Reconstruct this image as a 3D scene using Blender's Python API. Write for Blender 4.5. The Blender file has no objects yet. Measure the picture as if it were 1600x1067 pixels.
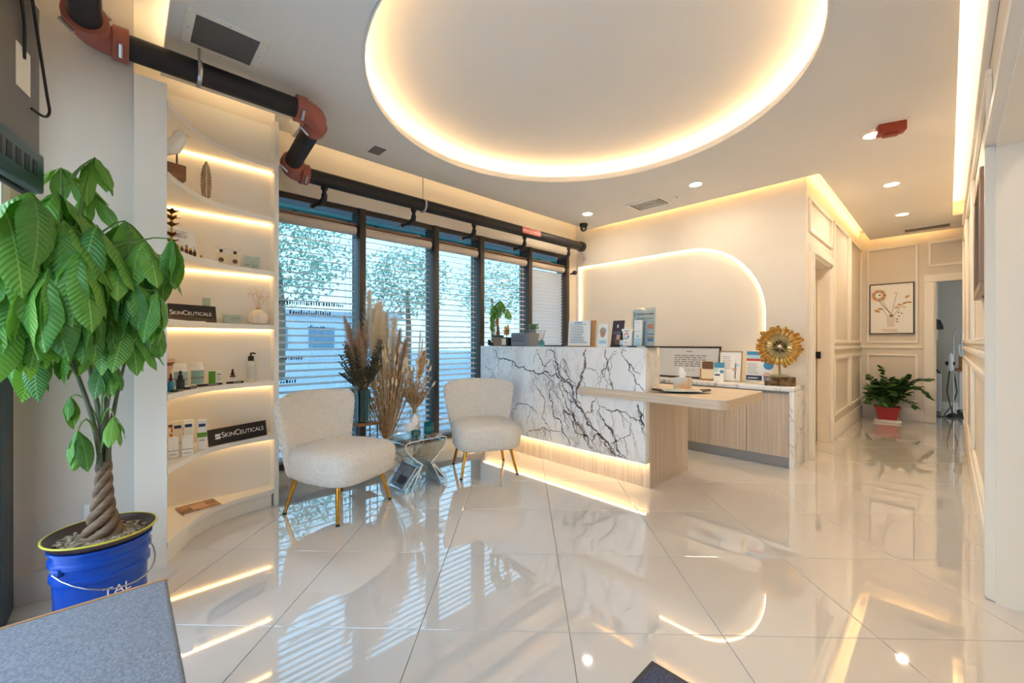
import bpy, bmesh, math, random
from mathutils import Vector, Matrix, Euler
rnd = random.Random(7)
PI = math.pi
scene = bpy.context.scene
COL = scene.collection

# ------------------------------------------------------------------ camera
A = math.radians(46.6)
cam_data = bpy.data.cameras.new('camera')
cam_data.sensor_width = 36.0
cam_data.lens = 644.0 / 1600.0 * 36.0
cam_data.shift_y = 1.5 / 1600.0
cam_data.clip_start = 0.02
camera = bpy.data.objects.new('camera', cam_data)
COL.objects.link(camera)
camera.location = (0, 0, 1.17)
camera.rotation_euler = (PI / 2, 0, A - PI / 2)
scene.camera = camera

# ------------------------------------------------------------------ sky, exposure
world = bpy.data.worlds.new('sky_world')
scene.world = world
world.use_nodes = True
wn = world.node_tree.nodes
wl = world.node_tree.links
wn.clear()
w_out = wn.new('ShaderNodeOutputWorld')
w_bg = wn.new('ShaderNodeBackground')
w_tc = wn.new('ShaderNodeTexCoord')
w_sep = wn.new('ShaderNodeSeparateXYZ')
w_ramp = wn.new('ShaderNodeValToRGB')
w_ramp.color_ramp.elements[0].position = 0.0
w_ramp.color_ramp.elements[0].color = (0.88, 0.95, 1.0, 1)
w_ramp.color_ramp.elements[1].position = 0.8
w_ramp.color_ramp.elements[1].color = (0.58, 0.77, 1.0, 1)
wl.new(w_tc.outputs['Generated'], w_sep.inputs[0])
wl.new(w_sep.outputs['Z'], w_ramp.inputs[0])
wl.new(w_ramp.outputs[0], w_bg.inputs[0])
w_bg.inputs[1].default_value = 2.9
wl.new(w_bg.outputs[0], w_out.inputs[0])

# sky portals in the window openings: they give no light of their own, they only guide the sky's
def portal(name, loc, rot, w, h):
    d = bpy.data.lights.new(name, 'AREA')
    d.shape = 'RECTANGLE'
    d.size, d.size_y = w, h
    d.cycles.is_portal = True
    o = bpy.data.objects.new(name, d)
    COL.objects.link(o)
    o.location = loc
    o.rotation_euler = rot
portal('side_window_portal', (-0.47, 1.35, 1.29), (0, -PI / 2, 0), 2.2, 2.5)
portal('window_row_portal', (2.75, 3.945, 1.27), (-PI / 2, 0, 0), 3.8, 2.2)

scene.view_settings.view_transform = 'Standard'
scene.view_settings.look = 'None'
scene.view_settings.gamma = 1.0
scene.view_settings.use_curve_mapping = False
scene.view_settings.exposure = 1.02
scene.cycles.use_denoising = True
scene.cycles.max_bounces = 10
scene.cycles.diffuse_bounces = 6
scene.cycles.glossy_bounces = 4
scene.cycles.transparent_max_bounces = 16
scene.cycles.caustics_reflective = False
scene.cycles.caustics_refractive = False
scene.cycles.sample_clamp_indirect = 6.0
LED = 8.0        # strength of the hidden warm LED tape
LED_SHELF = 4.6
DOWN = 190.0

# ------------------------------------------------------------------ helpers
def c(r, g, b):
    f = lambda v: (v / 255 / 12.92) if v / 255 <= 0.04045 else ((v / 255 + 0.055) / 1.055) ** 2.4
    return (f(r), f(g), f(b), 1.0)

def mat(name, col, rough=0.5, metal=0.0, spec=0.5, noise=None, bump=None, emit=None, sheen=0.0, trans=0.0, ior=1.45, coat=0.0, sss=0.0):
    m = bpy.data.materials.new(name)
    m.use_nodes = True
    nt = m.node_tree
    b = nt.nodes['Principled BSDF']
    b.inputs['Base Color'].default_value = col
    b.inputs['Roughness'].default_value = rough
    b.inputs['Metallic'].default_value = metal
    b.inputs['Specular IOR Level'].default_value = spec
    b.inputs['IOR'].default_value = ior
    b.inputs['Transmission Weight'].default_value = trans
    b.inputs['Sheen Weight'].default_value = sheen
    b.inputs['Coat Weight'].default_value = coat
    if emit:
        b.inputs['Emission Color'].default_value = emit[0]
        b.inputs['Emission Strength'].default_value = emit[1]
    if noise or bump:
        tc = nt.nodes.new('ShaderNodeTexCoord')
    if noise:   # (scale xyz, second colour, detail)
        mp = nt.nodes.new('ShaderNodeMapping')
        mp.inputs['Scale'].default_value = noise[0]
        nz = nt.nodes.new('ShaderNodeTexNoise')
        nz.inputs['Scale'].default_value = 1.0
        nz.inputs['Detail'].default_value = noise[2] if len(noise) > 2 else 3.0
        rp = nt.nodes.new('ShaderNodeValToRGB')
        rp.color_ramp.elements[0].position = 0.33
        rp.color_ramp.elements[1].position = 0.67
        rp.color_ramp.elements[0].color = col
        rp.color_ramp.elements[1].color = noise[1]
        nt.links.new(tc.outputs['Object'], mp.inputs[0])
        nt.links.new(mp.outputs[0], nz.inputs['Vector'])
        nt.links.new(nz.outputs[0], rp.inputs[0])
        nt.links.new(rp.outputs[0], b.inputs['Base Color'])
    if bump:    # (scale, strength, distance)
        nb = nt.nodes.new('ShaderNodeTexNoise')
        nb.inputs['Scale'].default_value = bump[0]
        nb.inputs['Detail'].default_value = 2.0
        bp = nt.nodes.new('ShaderNodeBump')
        bp.inputs['Strength'].default_value = bump[1]
        bp.inputs['Distance'].default_value = bump[2]
        nt.links.new(tc.outputs['Object'], nb.inputs['Vector'])
        nt.links.new(nb.outputs[0], bp.inputs['Height'])
        nt.links.new(bp.outputs[0], b.inputs['Normal'])
    return m

def translucent(m, col, fac):
    nt = m.node_tree
    o = next(n for n in nt.nodes if n.type == 'OUTPUT_MATERIAL')
    mx = nt.nodes.new('ShaderNodeMixShader')
    tr = nt.nodes.new('ShaderNodeBsdfTranslucent')
    tr.inputs[0].default_value = col
    mx.inputs[0].default_value = fac
    nt.links.new(nt.nodes['Principled BSDF'].outputs[0], mx.inputs[1])
    nt.links.new(tr.outputs[0], mx.inputs[2])
    nt.links.new(mx.outputs[0], o.inputs[0])
    return m

def glass_mat(name, tint, gloss=0.06):
    m = bpy.data.materials.new(name)
    m.use_nodes = True
    nt = m.node_tree
    nt.nodes.clear()
    o = nt.nodes.new('ShaderNodeOutputMaterial')
    mx = nt.nodes.new('ShaderNodeMixShader')
    tr = nt.nodes.new('ShaderNodeBsdfTransparent')
    gl = nt.nodes.new('ShaderNodeBsdfGlossy')
    fr = nt.nodes.new('ShaderNodeLayerWeight')
    mu = nt.nodes.new('ShaderNodeMath')
    mu.operation = 'MULTIPLY_ADD'
    mu.inputs[1].default_value = 0.5
    mu.inputs[2].default_value = gloss
    tr.inputs[0].default_value = tint
    gl.inputs['Roughness'].default_value = 0.02
    fr.inputs['Blend'].default_value = 0.25
    nt.links.new(fr.outputs['Facing'], mu.inputs[0])
    nt.links.new(mu.outputs[0], mx.inputs[0])
    nt.links.new(tr.outputs[0], mx.inputs[1])
    nt.links.new(gl.outputs[0], mx.inputs[2])
    nt.links.new(mx.outputs[0], o.inputs[0])
    return m

class G:
    """collects shapes into one bmesh"""
    def __init__(s):
        s.bm = bmesh.new()
    def box(s, a, b, bev=0.0, M=None, seg=2):
        r = bmesh.ops.create_cube(s.bm, size=1.0)
        vs = r['verts']
        for v in vs:
            v.co = Vector(((a[0] + b[0]) / 2 + v.co.x * (b[0] - a[0]), (a[1] + b[1]) / 2 + v.co.y * (b[1] - a[1]), (a[2] + b[2]) / 2 + v.co.z * (b[2] - a[2])))
        if bev > 0:
            es = list({e for v in vs for e in v.link_edges})
            r2 = bmesh.ops.bevel(s.bm, geom=es, offset=bev, segments=seg, profile=0.5, affect='EDGES')
            vs = list({v for f in r2['faces'] for v in f.verts} | {v for v in vs if v.is_valid})
        if M is not None:
            bmesh.ops.transform(s.bm, matrix=M, verts=vs)
        return s
    def loft(s, rings, cap0=True, cap1=True, close=True):
        rows = [[s.bm.verts.new(Vector(p)) for p in r] for r in rings]
        n = len(rows[0])
        for i in range(len(rows) - 1):
            for j in range(n if close else n - 1):
                k = (j + 1) % n
                s.bm.faces.new((rows[i][j], rows[i][k], rows[i + 1][k], rows[i + 1][j]))
        if cap0 and n > 2 and close:
            s.bm.faces.new(list(reversed(rows[0])))
        if cap1 and n > 2 and close:
            s.bm.faces.new(rows[-1])
        return s
    def lathe(s, prof, n=20, o=(0, 0, 0), sx=1.0, sy=1.0, cap0=True, cap1=True):
        return s.loft([[(o[0] + r * sx * math.cos(2 * PI * j / n), o[1] + r * sy * math.sin(2 * PI * j / n), o[2] + z) for j in range(n)] for r, z in prof], cap0, cap1)
    def tube(s, pts, r, n=8, cap=True):
        pts = [Vector(p) for p in pts]
        rs = r if isinstance(r, (list, tuple)) else [r] * len(pts)
        t0 = (pts[1] - pts[0]).normalized()
        up = Vector((0, 0, 1)) if abs(t0.z) < 0.9 else Vector((1, 0, 0))
        u = t0.cross(up).normalized()
        rings = []
        for i, p in enumerate(pts):
            if i == 0: t = pts[1] - pts[0]
            elif i == len(pts) - 1: t = pts[-1] - pts[-2]
            else: t = (pts[i + 1] - p).normalized() + (p - pts[i - 1]).normalized()
            t.normalize()
            u = (u - t * u.dot(t))
            u = u.normalized() if u.length > 1e-6 else t.orthogonal().normalized()
            w = t.cross(u)
            rings.append([p + (u * math.cos(2 * PI * j / n) + w * math.sin(2 * PI * j / n)) * rs[i] for j in range(n)])
        return s.loft(rings, cap, cap)
    def cyl(s, p0, p1, r0, r1=None, n=16):
        return s.tube([p0, p1], [r0, r0 if r1 is None else r1], n)
    def prism(s, poly, w0, w1, f=lambda u, v, w: (u, v, w)):
        n = len(poly)
        return s.loft([[f(u, v, w0) for u, v in poly], [f(u, v, w1) for u, v in poly]])
    def blob(s, o, r, sub=2, jit=0.0):
        q = bmesh.ops.create_icosphere(s.bm, subdivisions=sub, radius=1.0)
        rr = r if isinstance(r, (list, tuple)) else (r, r, r)
        for v in q['verts']:
            k = 1 + rnd.uniform(-jit, jit)
            v.co = Vector((o[0] + v.co.x * rr[0] * k, o[1] + v.co.y * rr[1] * k, o[2] + v.co.z * rr[2] * k))
        return s
    def poly(s, pts):
        s.bm.faces.new([s.bm.verts.new(Vector(p)) for p in pts])
        return s
    def mesh(s, name, m=None, sharp=40):
        bmesh.ops.recalc_face_normals(s.bm, faces=s.bm.faces)
        me = bpy.data.meshes.new(name)
        s.bm.to_mesh(me)
        s.bm.free()
        for p in me.polygons:
            p.use_smooth = True
        me.set_sharp_from_angle(angle=math.radians(sharp))
        if m: me.materials.append(m)
        return me

def obj(name, g, m=None, parent=None, loc=(0, 0, 0), rot=(0, 0, 0), sharp=40):
    me = g.mesh(name, m, sharp) if isinstance(g, G) else g
    o = bpy.data.objects.new(name, me)
    COL.objects.link(o)
    o.location = loc
    o.rotation_euler = rot
    if parent: o.parent = parent
    return o

def tag(o, label, cat, group=None):
    o['label'] = label
    o['category'] = cat
    if group: o['group'] = group
    return o

def thing(name, label, cat, loc=(0, 0, 0), rz=0.0, group=None):
    o = bpy.data.objects.new(name, None)
    COL.objects.link(o)
    o.location = loc
    o.rotation_euler = (0, 0, rz)
    return tag(o, label, cat, group)

def struct(name, g, m, label=None, parent=None):
    o = obj(name, g, m, parent)
    if parent is None:
        o['kind'] = 'structure'
        o['label'] = label or name
        o['category'] = name.split('_')[0]
    return o

def root_struct(name, label):
    o = bpy.data.objects.new(name, None)
    COL.objects.link(o)
    o['kind'] = 'structure'
    o['label'] = label
    o['category'] = name.split('_')[0]
    return o

def text_bits(runs, size):
    """runs: [(string, relative height)] set on one baseline -> mesh (x right, y up)"""
    bm = bmesh.new()
    x = 0.0
    for s_, k in runs:
        cu = bpy.data.curves.new('t', 'FONT')
        cu.body = s_
        cu.size = size * k
        cu.offset = 0.0
        ob = bpy.data.objects.new('t', cu)
        COL.objects.link(ob)
        dg = bpy.context.evaluated_depsgraph_get()
        me = bpy.data.meshes.new_from_object(ob.evaluated_get(dg))
        xs = [v.co.x for v in me.vertices] or [0.0]
        me.transform(Matrix.Translation((x - min(xs), 0, 0)))
        bm.from_mesh(me)
        x += max(xs) - min(xs) + size * 0.10
        bpy.data.objects.remove(ob)
        bpy.data.curves.remove(cu)
        bpy.data.meshes.remove(me)
    return bm, x

def text_obj(name, runs, size, m, parent, M, width=None):
    bm, w = text_bits(runs, size)
    k = (width / w) if width else 1.0
    bmesh.ops.transform(bm, matrix=M @ Matrix.Diagonal((k, k, k, 1)), verts=bm.verts)
    me = bpy.data.meshes.new(name)
    bm.to_mesh(me)
    bm.free()
    me.materials.append(m)
    return obj(name, me, None, parent)

# ------------------------------------------------------------------ materials
M_wall = mat('wall_paint', c(225, 216, 203), 0.55, noise=((1.5, 1.5, 1.5), c(229, 221, 209)))
M_ceil = mat('ceiling_paint', c(236, 234, 230), 0.6, noise=((1.2, 1.2, 1.2), c(238, 236, 232)))
M_trim = mat('trim_paint', c(243, 238, 228), 0.35)
M_greywall = mat('grey_room_paint', c(196, 190, 176), 0.6)
M_beige = mat('side_room_paint', c(226, 196, 152), 0.6)
M_grout = mat('grout', c(150, 142, 132), 0.8)
M_tile = mat('porcelain_tile', c(212, 209, 204), 0.03, spec=1.0, noise=((0.9, 0.9, 0.9), c(217, 214, 210), 4), coat=1.0)
M_tile.node_tree.nodes['Principled BSDF'].inputs['Coat IOR'].default_value = 1.85
M_tile.node_tree.nodes['Principled BSDF'].inputs['Coat Roughness'].default_value = 0.012
M_white = mat('white_lacquer', c(242, 238, 230), 0.35)
M_led = mat('led_tape', c(255, 240, 215), emit=(c(255, 222, 172), LED))
M_ledsh = mat('led_tape_shelf', c(255, 240, 215), emit=(c(255, 206, 132), LED_SHELF))
M_down = mat('downlight_lens', c(255, 245, 230), emit=(c(255, 232, 200), DOWN))
M_bronze = mat('bronze_aluminium', c(74, 66, 60), 0.38, metal=0.3)
M_black = mat('black_iron', c(38, 37, 38), 0.5, metal=0.2, bump=(60, 0.15, 0.002))
M_red = mat('red_oxide', c(160, 92, 78), 0.5, bump=(80, 0.1, 0.002))
M_chrome = mat('zinc_steel', c(190, 190, 190), 0.3, metal=0.9)
M_gold = mat('brushed_gold', c(190, 142, 62), 0.22, metal=1.0)
M_goldleaf = mat('gold_leaf', c(150, 104, 44), 0.36, metal=0.85, noise=((26, 26, 26), c(214, 168, 92)))
M_darkplastic = mat('dark_plastic', c(32, 32, 34), 0.45)
M_greyplastic = mat('grey_plastic', c(128, 132, 140), 0.5)
M_paper = mat('paper', c(244, 244, 242), 0.6)
M_ink = mat('ink', c(60, 60, 66), 0.7)
M_greyink = mat('grey_ink', c(140, 144, 152), 0.7)
M_letter = mat('white_lettering', c(245, 244, 240), 0.5, emit=None)
M_plaque = mat('black_acrylic', c(38, 32, 28), 0.08, spec=0.6)
M_boucle = mat('boucle', c(238, 231, 221), 0.95, sheen=0.3, noise=((70, 70, 70), c(246, 240, 232), 1), bump=(85, 1.0, 0.022), spec=0.1)
M_greyfab = mat('grey_felt', c(122, 127, 136), 0.95, noise=((190, 190, 190), c(150, 154, 162), 2), bump=(140, 0.5, 0.003), spec=0.1)
M_oak = mat('pale_oak', c(220, 204, 186), 0.5, noise=((75, 75, 1.4), c(192, 174, 155), 4))
M_oakflat = mat('pale_oak_top', c(222, 205, 184), 0.45, noise=((60, 1.4, 60), c(200, 182, 160), 4))
M_oakdark = mat('oak_edge', c(186, 140, 96), 0.5)
M_brownwood = mat('walnut', c(150, 104, 66), 0.5, noise=((8, 8, 60), c(122, 82, 50)))
M_darkwood = mat('dark_wood', c(62, 42, 32), 0.5)
M_greymetal = mat('kick_grey', c(150, 150, 150), 0.45)
M_soil = mat('soil', c(110, 92, 72), 0.95, noise=((60, 60, 60), c(190, 170, 140)), bump=(50, 1.0, 0.01))
M_leafdark = mat('leaf_dark', c(46, 80, 40), 0.35, noise=((14, 14, 14), c(76, 114, 54)))
M_vein = mat('leaf_vein', c(150, 186, 96), 0.4)
M_stem = mat('green_stem', c(96, 128, 58), 0.5)
M_bark = mat('braided_bark', c(140, 114, 90), 0.8, noise=((10, 10, 50), c(108, 86, 68)), bump=(60, 0.6, 0.004))
M_blue = mat('blue_bucket', c(22, 72, 170), 0.22, spec=0.5)
M_brownpot = mat('brown_pot', c(72, 54, 46), 0.3)
M_yellowrim = mat('yellow_rim', c(206, 190, 70), 0.35)
M_glass = glass_mat('window_glass', (0.45, 0.585, 0.65, 1))
M_clear = glass_mat('clear_acrylic', (0.93, 0.96, 0.96, 1), 0.09)
M_tealglass = glass_mat('teal_glass', (0.25, 0.62, 0.62, 1), 0.1)
M_slat = translucent(mat('blind_slat', c(250, 245, 240), 0.6), c(250, 250, 250), 0.55)
M_roll = mat('blind_fabric_roll', c(206, 192, 178), 0.7)

def leaf_material(name, ca, cb, rib):
    m = bpy.data.materials.new(name)
    m.use_nodes = True
    nt = m.node_tree; N, L = nt.nodes, nt.links
    b = N['Principled BSDF']
    b.inputs['Roughness'].default_value = 0.28
    tc = N.new('ShaderNodeTexCoord'); sp = N.new('ShaderNodeSeparateXYZ')
    L.new(tc.outputs['Object'], sp.inputs[0])
    def mt(op, a, b_=0.0, c_=0.0):
        n = N.new('ShaderNodeMath'); n.operation = op
        for i, v in enumerate((a, b_, c_)):
            if isinstance(v, (int, float)): n.inputs[i].default_value = v
            else: L.new(v, n.inputs[i])
        return n.outputs[0]
    ay = mt('ABSOLUTE', sp.outputs['Y'])
    wave = mt('SINE', mt('MULTIPLY', mt('SUBTRACT', sp.outputs['X'], mt('MULTIPLY', ay, 0.9)), 2 * PI / 0.017))
    ribm = mt('MULTIPLY', mt('SUBTRACT', wave, 0.8), 2.2); ribm = mt('MAXIMUM', ribm, 0.0)
    mid = N.new('ShaderNodeMapRange'); mid.interpolation_type = 'SMOOTHSTEP'
    mid.inputs[1].default_value = 0.0008; mid.inputs[2].default_value = 0.0034; mid.inputs[3].default_value = 1.0; mid.inputs[4].default_value = 0.0
    L.new(ay, mid.inputs[0])
    nz = N.new('ShaderNodeTexNoise'); nz.inputs['Scale'].default_value = 11.0
    L.new(tc.outputs['Object'], nz.inputs['Vector'])
    oi = N.new('ShaderNodeObjectInfo')
    m1 = N.new('ShaderNodeMixRGB'); m1.inputs[1].default_value = ca; m1.inputs[2].default_value = cb
    L.new(mt('MULTIPLY_ADD', oi.outputs['Random'], 0.7, mt('MULTIPLY', mt('SUBTRACT', nz.outputs[0], 0.35), 0.6)), m1.inputs[0])
    m2 = N.new('ShaderNodeMixRGB'); m2.inputs[2].default_value = rib
    L.new(mt('MAXIMUM', mid.outputs[0], mt('MULTIPLY', ribm, 0.35)), m2.inputs[0]); L.new(m1.outputs[0], m2.inputs[1])
    L.new(m2.outputs[0], b.inputs['Base Color'])
    bp = N.new('ShaderNodeBump'); bp.inputs['Strength'].default_value = 0.35; bp.inputs['Distance'].default_value = 0.003
    L.new(wave, bp.inputs['Height']); L.new(bp.outputs[0], b.inputs['Normal'])
    return m
M_leaf = [leaf_material('tree_leaf_a', c(64, 128, 40), c(112, 172, 62), c(150, 196, 96)), leaf_material('tree_leaf_b', c(84, 146, 52), c(128, 180, 72), c(166, 206, 110)), leaf_material('tree_leaf_c', c(52, 112, 46), c(92, 152, 60), c(130, 178, 90))]
M_leaf.append(M_leaf[0])
for m_ in M_leaf[:3]: translucent(m_, c(150, 200, 60), 0.22)

def marble_material(name='veined_marble', darkness=1.0):
    m = bpy.data.materials.new(name)
    m.use_nodes = True
    nt = m.node_tree
    N, L = nt.nodes, nt.links
    b = N['Principled BSDF']
    b.inputs['Roughness'].default_value = 0.16
    tc = N.new('ShaderNodeTexCoord')
    def mapping(rot, sc, loc=(0, 0, 0)):
        mp = N.new('ShaderNodeMapping')
        mp.inputs['Rotation'].default_value = rot
        mp.inputs['Scale'].default_value = sc
        mp.inputs['Location'].default_value = loc
        return mp
    def noise(vec, sc, det, dist=0.0, rough=0.55):
        n = N.new('ShaderNodeTexNoise')
        n.inputs['Scale'].default_value = sc
        n.inputs['Detail'].default_value = det
        n.inputs['Roughness'].default_value = rough
        n.inputs['Distortion'].default_value = dist
        L.new(vec, n.inputs['Vector'])
        return n.outputs[0]
    def math_(op, a, b_=None, c_=None):
        n = N.new('ShaderNodeMath')
        n.operation = op
        for i, v in enumerate((a, b_, c_)):
            if v is None: continue
            if isinstance(v, (int, float)): n.inputs[i].default_value = v
            else: L.new(v, n.inputs[i])
        return n.outputs[0]
    def maprange(v, a, b_, o0=0.0, o1=1.0):
        n = N.new('ShaderNodeMapRange')
        n.interpolation_type = 'SMOOTHSTEP'
        n.inputs[1].default_value = a
        n.inputs[2].default_value = b_
        n.inputs[3].default_value = o0
        n.inputs[4].default_value = o1
        L.new(v, n.inputs[0])
        return n.outputs[0]
    def vein(rot, sc, loc, scale, det, width, dist):
        mp = mapping(rot, sc, loc)
        mp2 = mapping((0, 0, 0), (1, 1, 1))
        L.new(tc.outputs['Object'], mp2.inputs[0])
        L.new(mp2.outputs[0], mp.inputs[0])
        v = noise(mp.outputs[0], scale, det, dist)
        d = math_('ABSOLUTE', math_('SUBTRACT', v, 0.5))
        return maprange(d, 0.0, width, 1.0, 0.0)
    # the slab runs in the object's YZ plane: veins fall steeply towards -Y
    v1 = vein((math.radians(-28), 0, 0), (1, 2.6, 0.75), (0.3, 0.12, 0.5), 1.25, 6, 0.017, 0.5)
    v2 = vein((math.radians(-36), 0, 0), (1, 4.2, 1.3), (4.0, 2.0, 1.5), 1.6, 7, 0.012, 0.7)
    v3 = vein((math.radians(48), 0, 0), (1, 1.6, 1.0), (7.0, 3.0, 2.5), 1.4, 5, 0.010, 0.6)
    big = maprange(noise(tc.outputs['Object'], 1.6, 2), 0.42, 0.58)
    m1 = math_('MULTIPLY', v1, math_('MULTIPLY_ADD', big, 0.6, 0.4))
    m2 = math_('MULTIPLY', v2, big)
    m3 = math_('MULTIPLY', v3, 0.55)
    tot = math_('MINIMUM', math_('ADD', math_('ADD', m1, m2), m3), 1.0)
    tot = math_('MULTIPLY', tot, darkness)
    brown = maprange(noise(tc.outputs['Object'], 4.0, 3), 0.48, 0.62)
    vc = N.new('ShaderNodeMixRGB')
    vc.inputs[1].default_value = c(66, 66, 78)
    vc.inputs[2].default_value = c(134, 106, 82)
    L.new(brown, vc.inputs[0])
    base = N.new('ShaderNodeMixRGB')
    base.inputs[1].default_value = c(240, 240, 240)
    base.inputs[2].default_value = c(222, 224, 228)
    L.new(maprange(noise(tc.outputs['Object'], 2.2, 4), 0.45, 0.75), base.inputs[0])
    mx = N.new('ShaderNodeMixRGB')
    L.new(tot, mx.inputs[0])
    L.new(base.outputs[0], mx.inputs[1])
    L.new(vc.outputs[0], mx.inputs[2])
    L.new(mx.outputs[0], b.inputs['Base Color'])
    return m
M_marble = marble_material('veined_marble', 0.28)
M_marblesoft = marble_material('pale_marble', 0.55)

# =================================================================== STRUCTURE
ZC, ZT, ZU = 2.76, 2.81, 2.91          # soffit underside, soffit top, upper ceiling
XW, XE, YB, YR, YH = -0.36, 4.89, 3.76, -0.15, 0.95
XH = 8.55
TIL = 0.61

# ---- floor: slab with single tiles laid on the diagonal
floor = struct('floor', G().box((XW - 0.2, -1.6, -0.12), (11.2, YB + 0.14, -0.004)), M_grout, 'glossy white diagonal porcelain tile floor with thin grey joints')
def clip(poly, x0, x1, y0, y1):
    for ax, lim, sg in ((0, x0, 1), (0, x1, -1), (1, y0, 1), (1, y1, -1)):
        out = []
        for i in range(len(poly)):
            p, q = poly[i], poly[(i + 1) % len(poly)]
            dp, dq = (p[ax] - lim) * sg, (q[ax] - lim) * sg
            if dp >= 0: out.append(p)
            if (dp >= 0) != (dq >= 0):
                t = dp / (dp - dq)
                out.append((p[0] + (q[0] - p[0]) * t, p[1] + (q[1] - p[1]) * t))
        poly = out
        if len(poly) < 3: return []
    return poly
TA = A - math.radians(1.6)
ta = (math.cos(TA), math.sin(TA)); tb = (math.sin(TA), -math.cos(TA))
O0 = (1.312, 1.912)
def tile_geom(poly):
    g = G()
    cx = sum(p[0] for p in poly) / len(poly); cy = sum(p[1] for p in poly) / len(poly)
    inner = [(p[0] + (cx - p[0]) * 0.004, p[1] + (cy - p[1]) * 0.004) for p in poly]
    g.loft([[(x, y, -0.012) for x, y in poly], [(x, y, -0.0012) for x, y in poly], [(x, y, 0.0) for x, y in inner]], cap0=False)
    return g
h_ = TIL / 2 - 0.0014
full = [(ta[0] * i * h_ + tb[0] * j * h_, ta[1] * i * h_ + tb[1] * j * h_) for i, j in ((-1, -1), (1, -1), (1, 1), (-1, 1))]
tile_mesh = tile_geom(full).mesh('tile', M_tile, 10)
for i in range(-12, 22):
    for j in range(-14, 16):
        cx = O0[0] + (i + 0.5) * TIL * ta[0] + (j + 0.5) * TIL * tb[0]
        cy = O0[1] + (i + 0.5) * TIL * ta[1] + (j + 0.5) * TIL * tb[1]
        w = [(x + cx, y + cy) for x, y in full]
        y_lo = -1.55 if (cx > 0.5 and cx < 3.9) or cx > 7.6 else YR - 0.05
        y_hi = YB + 0.0 if cx < 5.2 else (2.6 if cx < 7.4 else 1.5)
        cl = clip(w, XW, 11.0, y_lo, y_hi)
        if not cl: continue
        if len(cl) == 4 and all(abs(a_[0] - b_[0]) + abs(a_[1] - b_[1]) < 1e-6 for a_, b_ in zip(cl, w)):
            obj('tile', tile_mesh, None, floor, (cx, cy, 0))
        else:
            ar = abs(sum(cl[k][0] * cl[(k + 1) % len(cl)][1] - cl[(k + 1) % len(cl)][0] * cl[k][1] for k in range(len(cl)))) / 2
            if ar > 0.004:
                obj('tile', tile_geom(cl), M_tile, floor, sharp=10)

# ---- ceiling: dropped soffit with the round opening, coves all round
CC, CR = (2.2, 1.7), 1.34
sg = G()
outer = [(0.165, -0.04), (7.57, -0.04), (7.57, YR), (8.43, YR), (8.43, 0.83), (4.77, 0.83), (4.77, 3.48), (0.95, 3.48), (0.95, 3.22), (0.165, 3.22)]
circ = [(CC[0] + CR * math.cos(2 * PI * k / 96), CC[1] + CR * math.sin(2 * PI * k / 96)) for k in range(96)]
def ring_edges(bm, pts, z):
    vs = [bm.verts.new((x, y, z)) for x, y in pts]
    return [bm.edges.new((vs[k], vs[(k + 1) % len(vs)])) for k in range(len(vs))]
es = ring_edges(sg.bm, outer, ZC) + ring_edges(sg.bm, circ, ZC)
bmesh.ops.triangle_fill(sg.bm, use_beauty=True, edges=es)
ex = bmesh.ops.extrude_face_region(sg.bm, geom=list(sg.bm.faces))
for v in [e for e in ex['geom'] if isinstance(e, bmesh.types.BMVert)]:
    v.co.z = ZT
ceiling = struct('ceiling', sg, M_ceil, 'white dropped ceiling with a large round glowing recess')
# the upper slab, and the upstands that close the space above the soffit
struct('ceiling_slab', G().box((XW - 0.3, -1.7, ZU), (11.3, 4.0, ZU + 0.12)), M_ceil, parent=ceiling)
ug = G()
R2 = CR + 0.11
for k in range(96):
    pass
ug.loft([[(CC[0] + r * math.cos(2 * PI * k / 96), CC[1] + r * math.sin(2 * PI * k / 96), z) for k in range(96)] for r, z in ((R2, ZT), (R2, ZU), (R2 + 0.02, ZU), (R2 + 0.02, ZT))], False, False)
o_ = 0.10
for a_, b_ in (((0.165 + o_, 0.08), (0.28, 3.1)), ((0.27, 3.22 - o_ - 0.02), (1.06, 3.22 - o_)), ((1.05, 3.1), (1.07, 3.38)), ((1.05, 3.36), (4.67, 3.38)), ((4.65, 0.73), (4.67, 3.38)), ((4.66, 0.71), (8.33, 0.73)),
               ((8.31, -0.05), (8.33, 0.73)), ((0.27, 0.06), (7.5, 0.08)), ((7.62, YR), (7.64, 0.08))):
    ug.box((a_[0], a_[1], ZT), (b_[0], b_[1], ZU))
struct('cove_upstand', ug, M_ceil, parent=ceiling)
# trim ring round the opening
tg = G()
tg.loft([[(CC[0] + r * math.cos(2 * PI * k / 96), CC[1] + r * math.sin(2 * PI * k / 96), z) for k in range(96)] for r, z in ((CR + 0.0, ZC - 0.004), (CR - 0.012, ZC - 0.004), (CR - 0.012, ZC + 0.018), (CR + 0.004, ZC + 0.022))], False, False)
struct('opening_trim', tg, M_white, parent=ceiling)
# LED tape lying on the soffit
lg = G()
lg.loft([[(CC[0] + r * math.cos(2 * PI * k / 96), CC[1] + r * math.sin(2 * PI * k / 96), z) for k in range(96)] for r, z in ((CR + 0.04, ZT + 0.001), (CR + 0.052, ZT + 0.001), (CR + 0.052, ZT + 0.008), (CR + 0.04, ZT + 0.008))], False, False)
tag(obj('led_strip', lg, M_led), 'warm LED tape curving round the circular ceiling recess', 'light')
M_ledhall = mat('led_tape_hall', c(255, 240, 215), emit=(c(255, 206, 134), LED * 4.0))
def led(name_label, a_, b_, m=M_led):
    g = G().box(a_, b_)
    return tag(obj('led_strip', g, m), name_label, 'light')
led('warm LED tape above the row of blinds, in the ceiling cove', (1.0, 3.43, ZT + 0.001), (4.6, 3.442, ZT + 0.008))
led('warm LED tape in the cove above the curved shelf unit', (0.25, 3.17, ZT + 0.001), (0.9, 3.182, ZT + 0.008))
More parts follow.
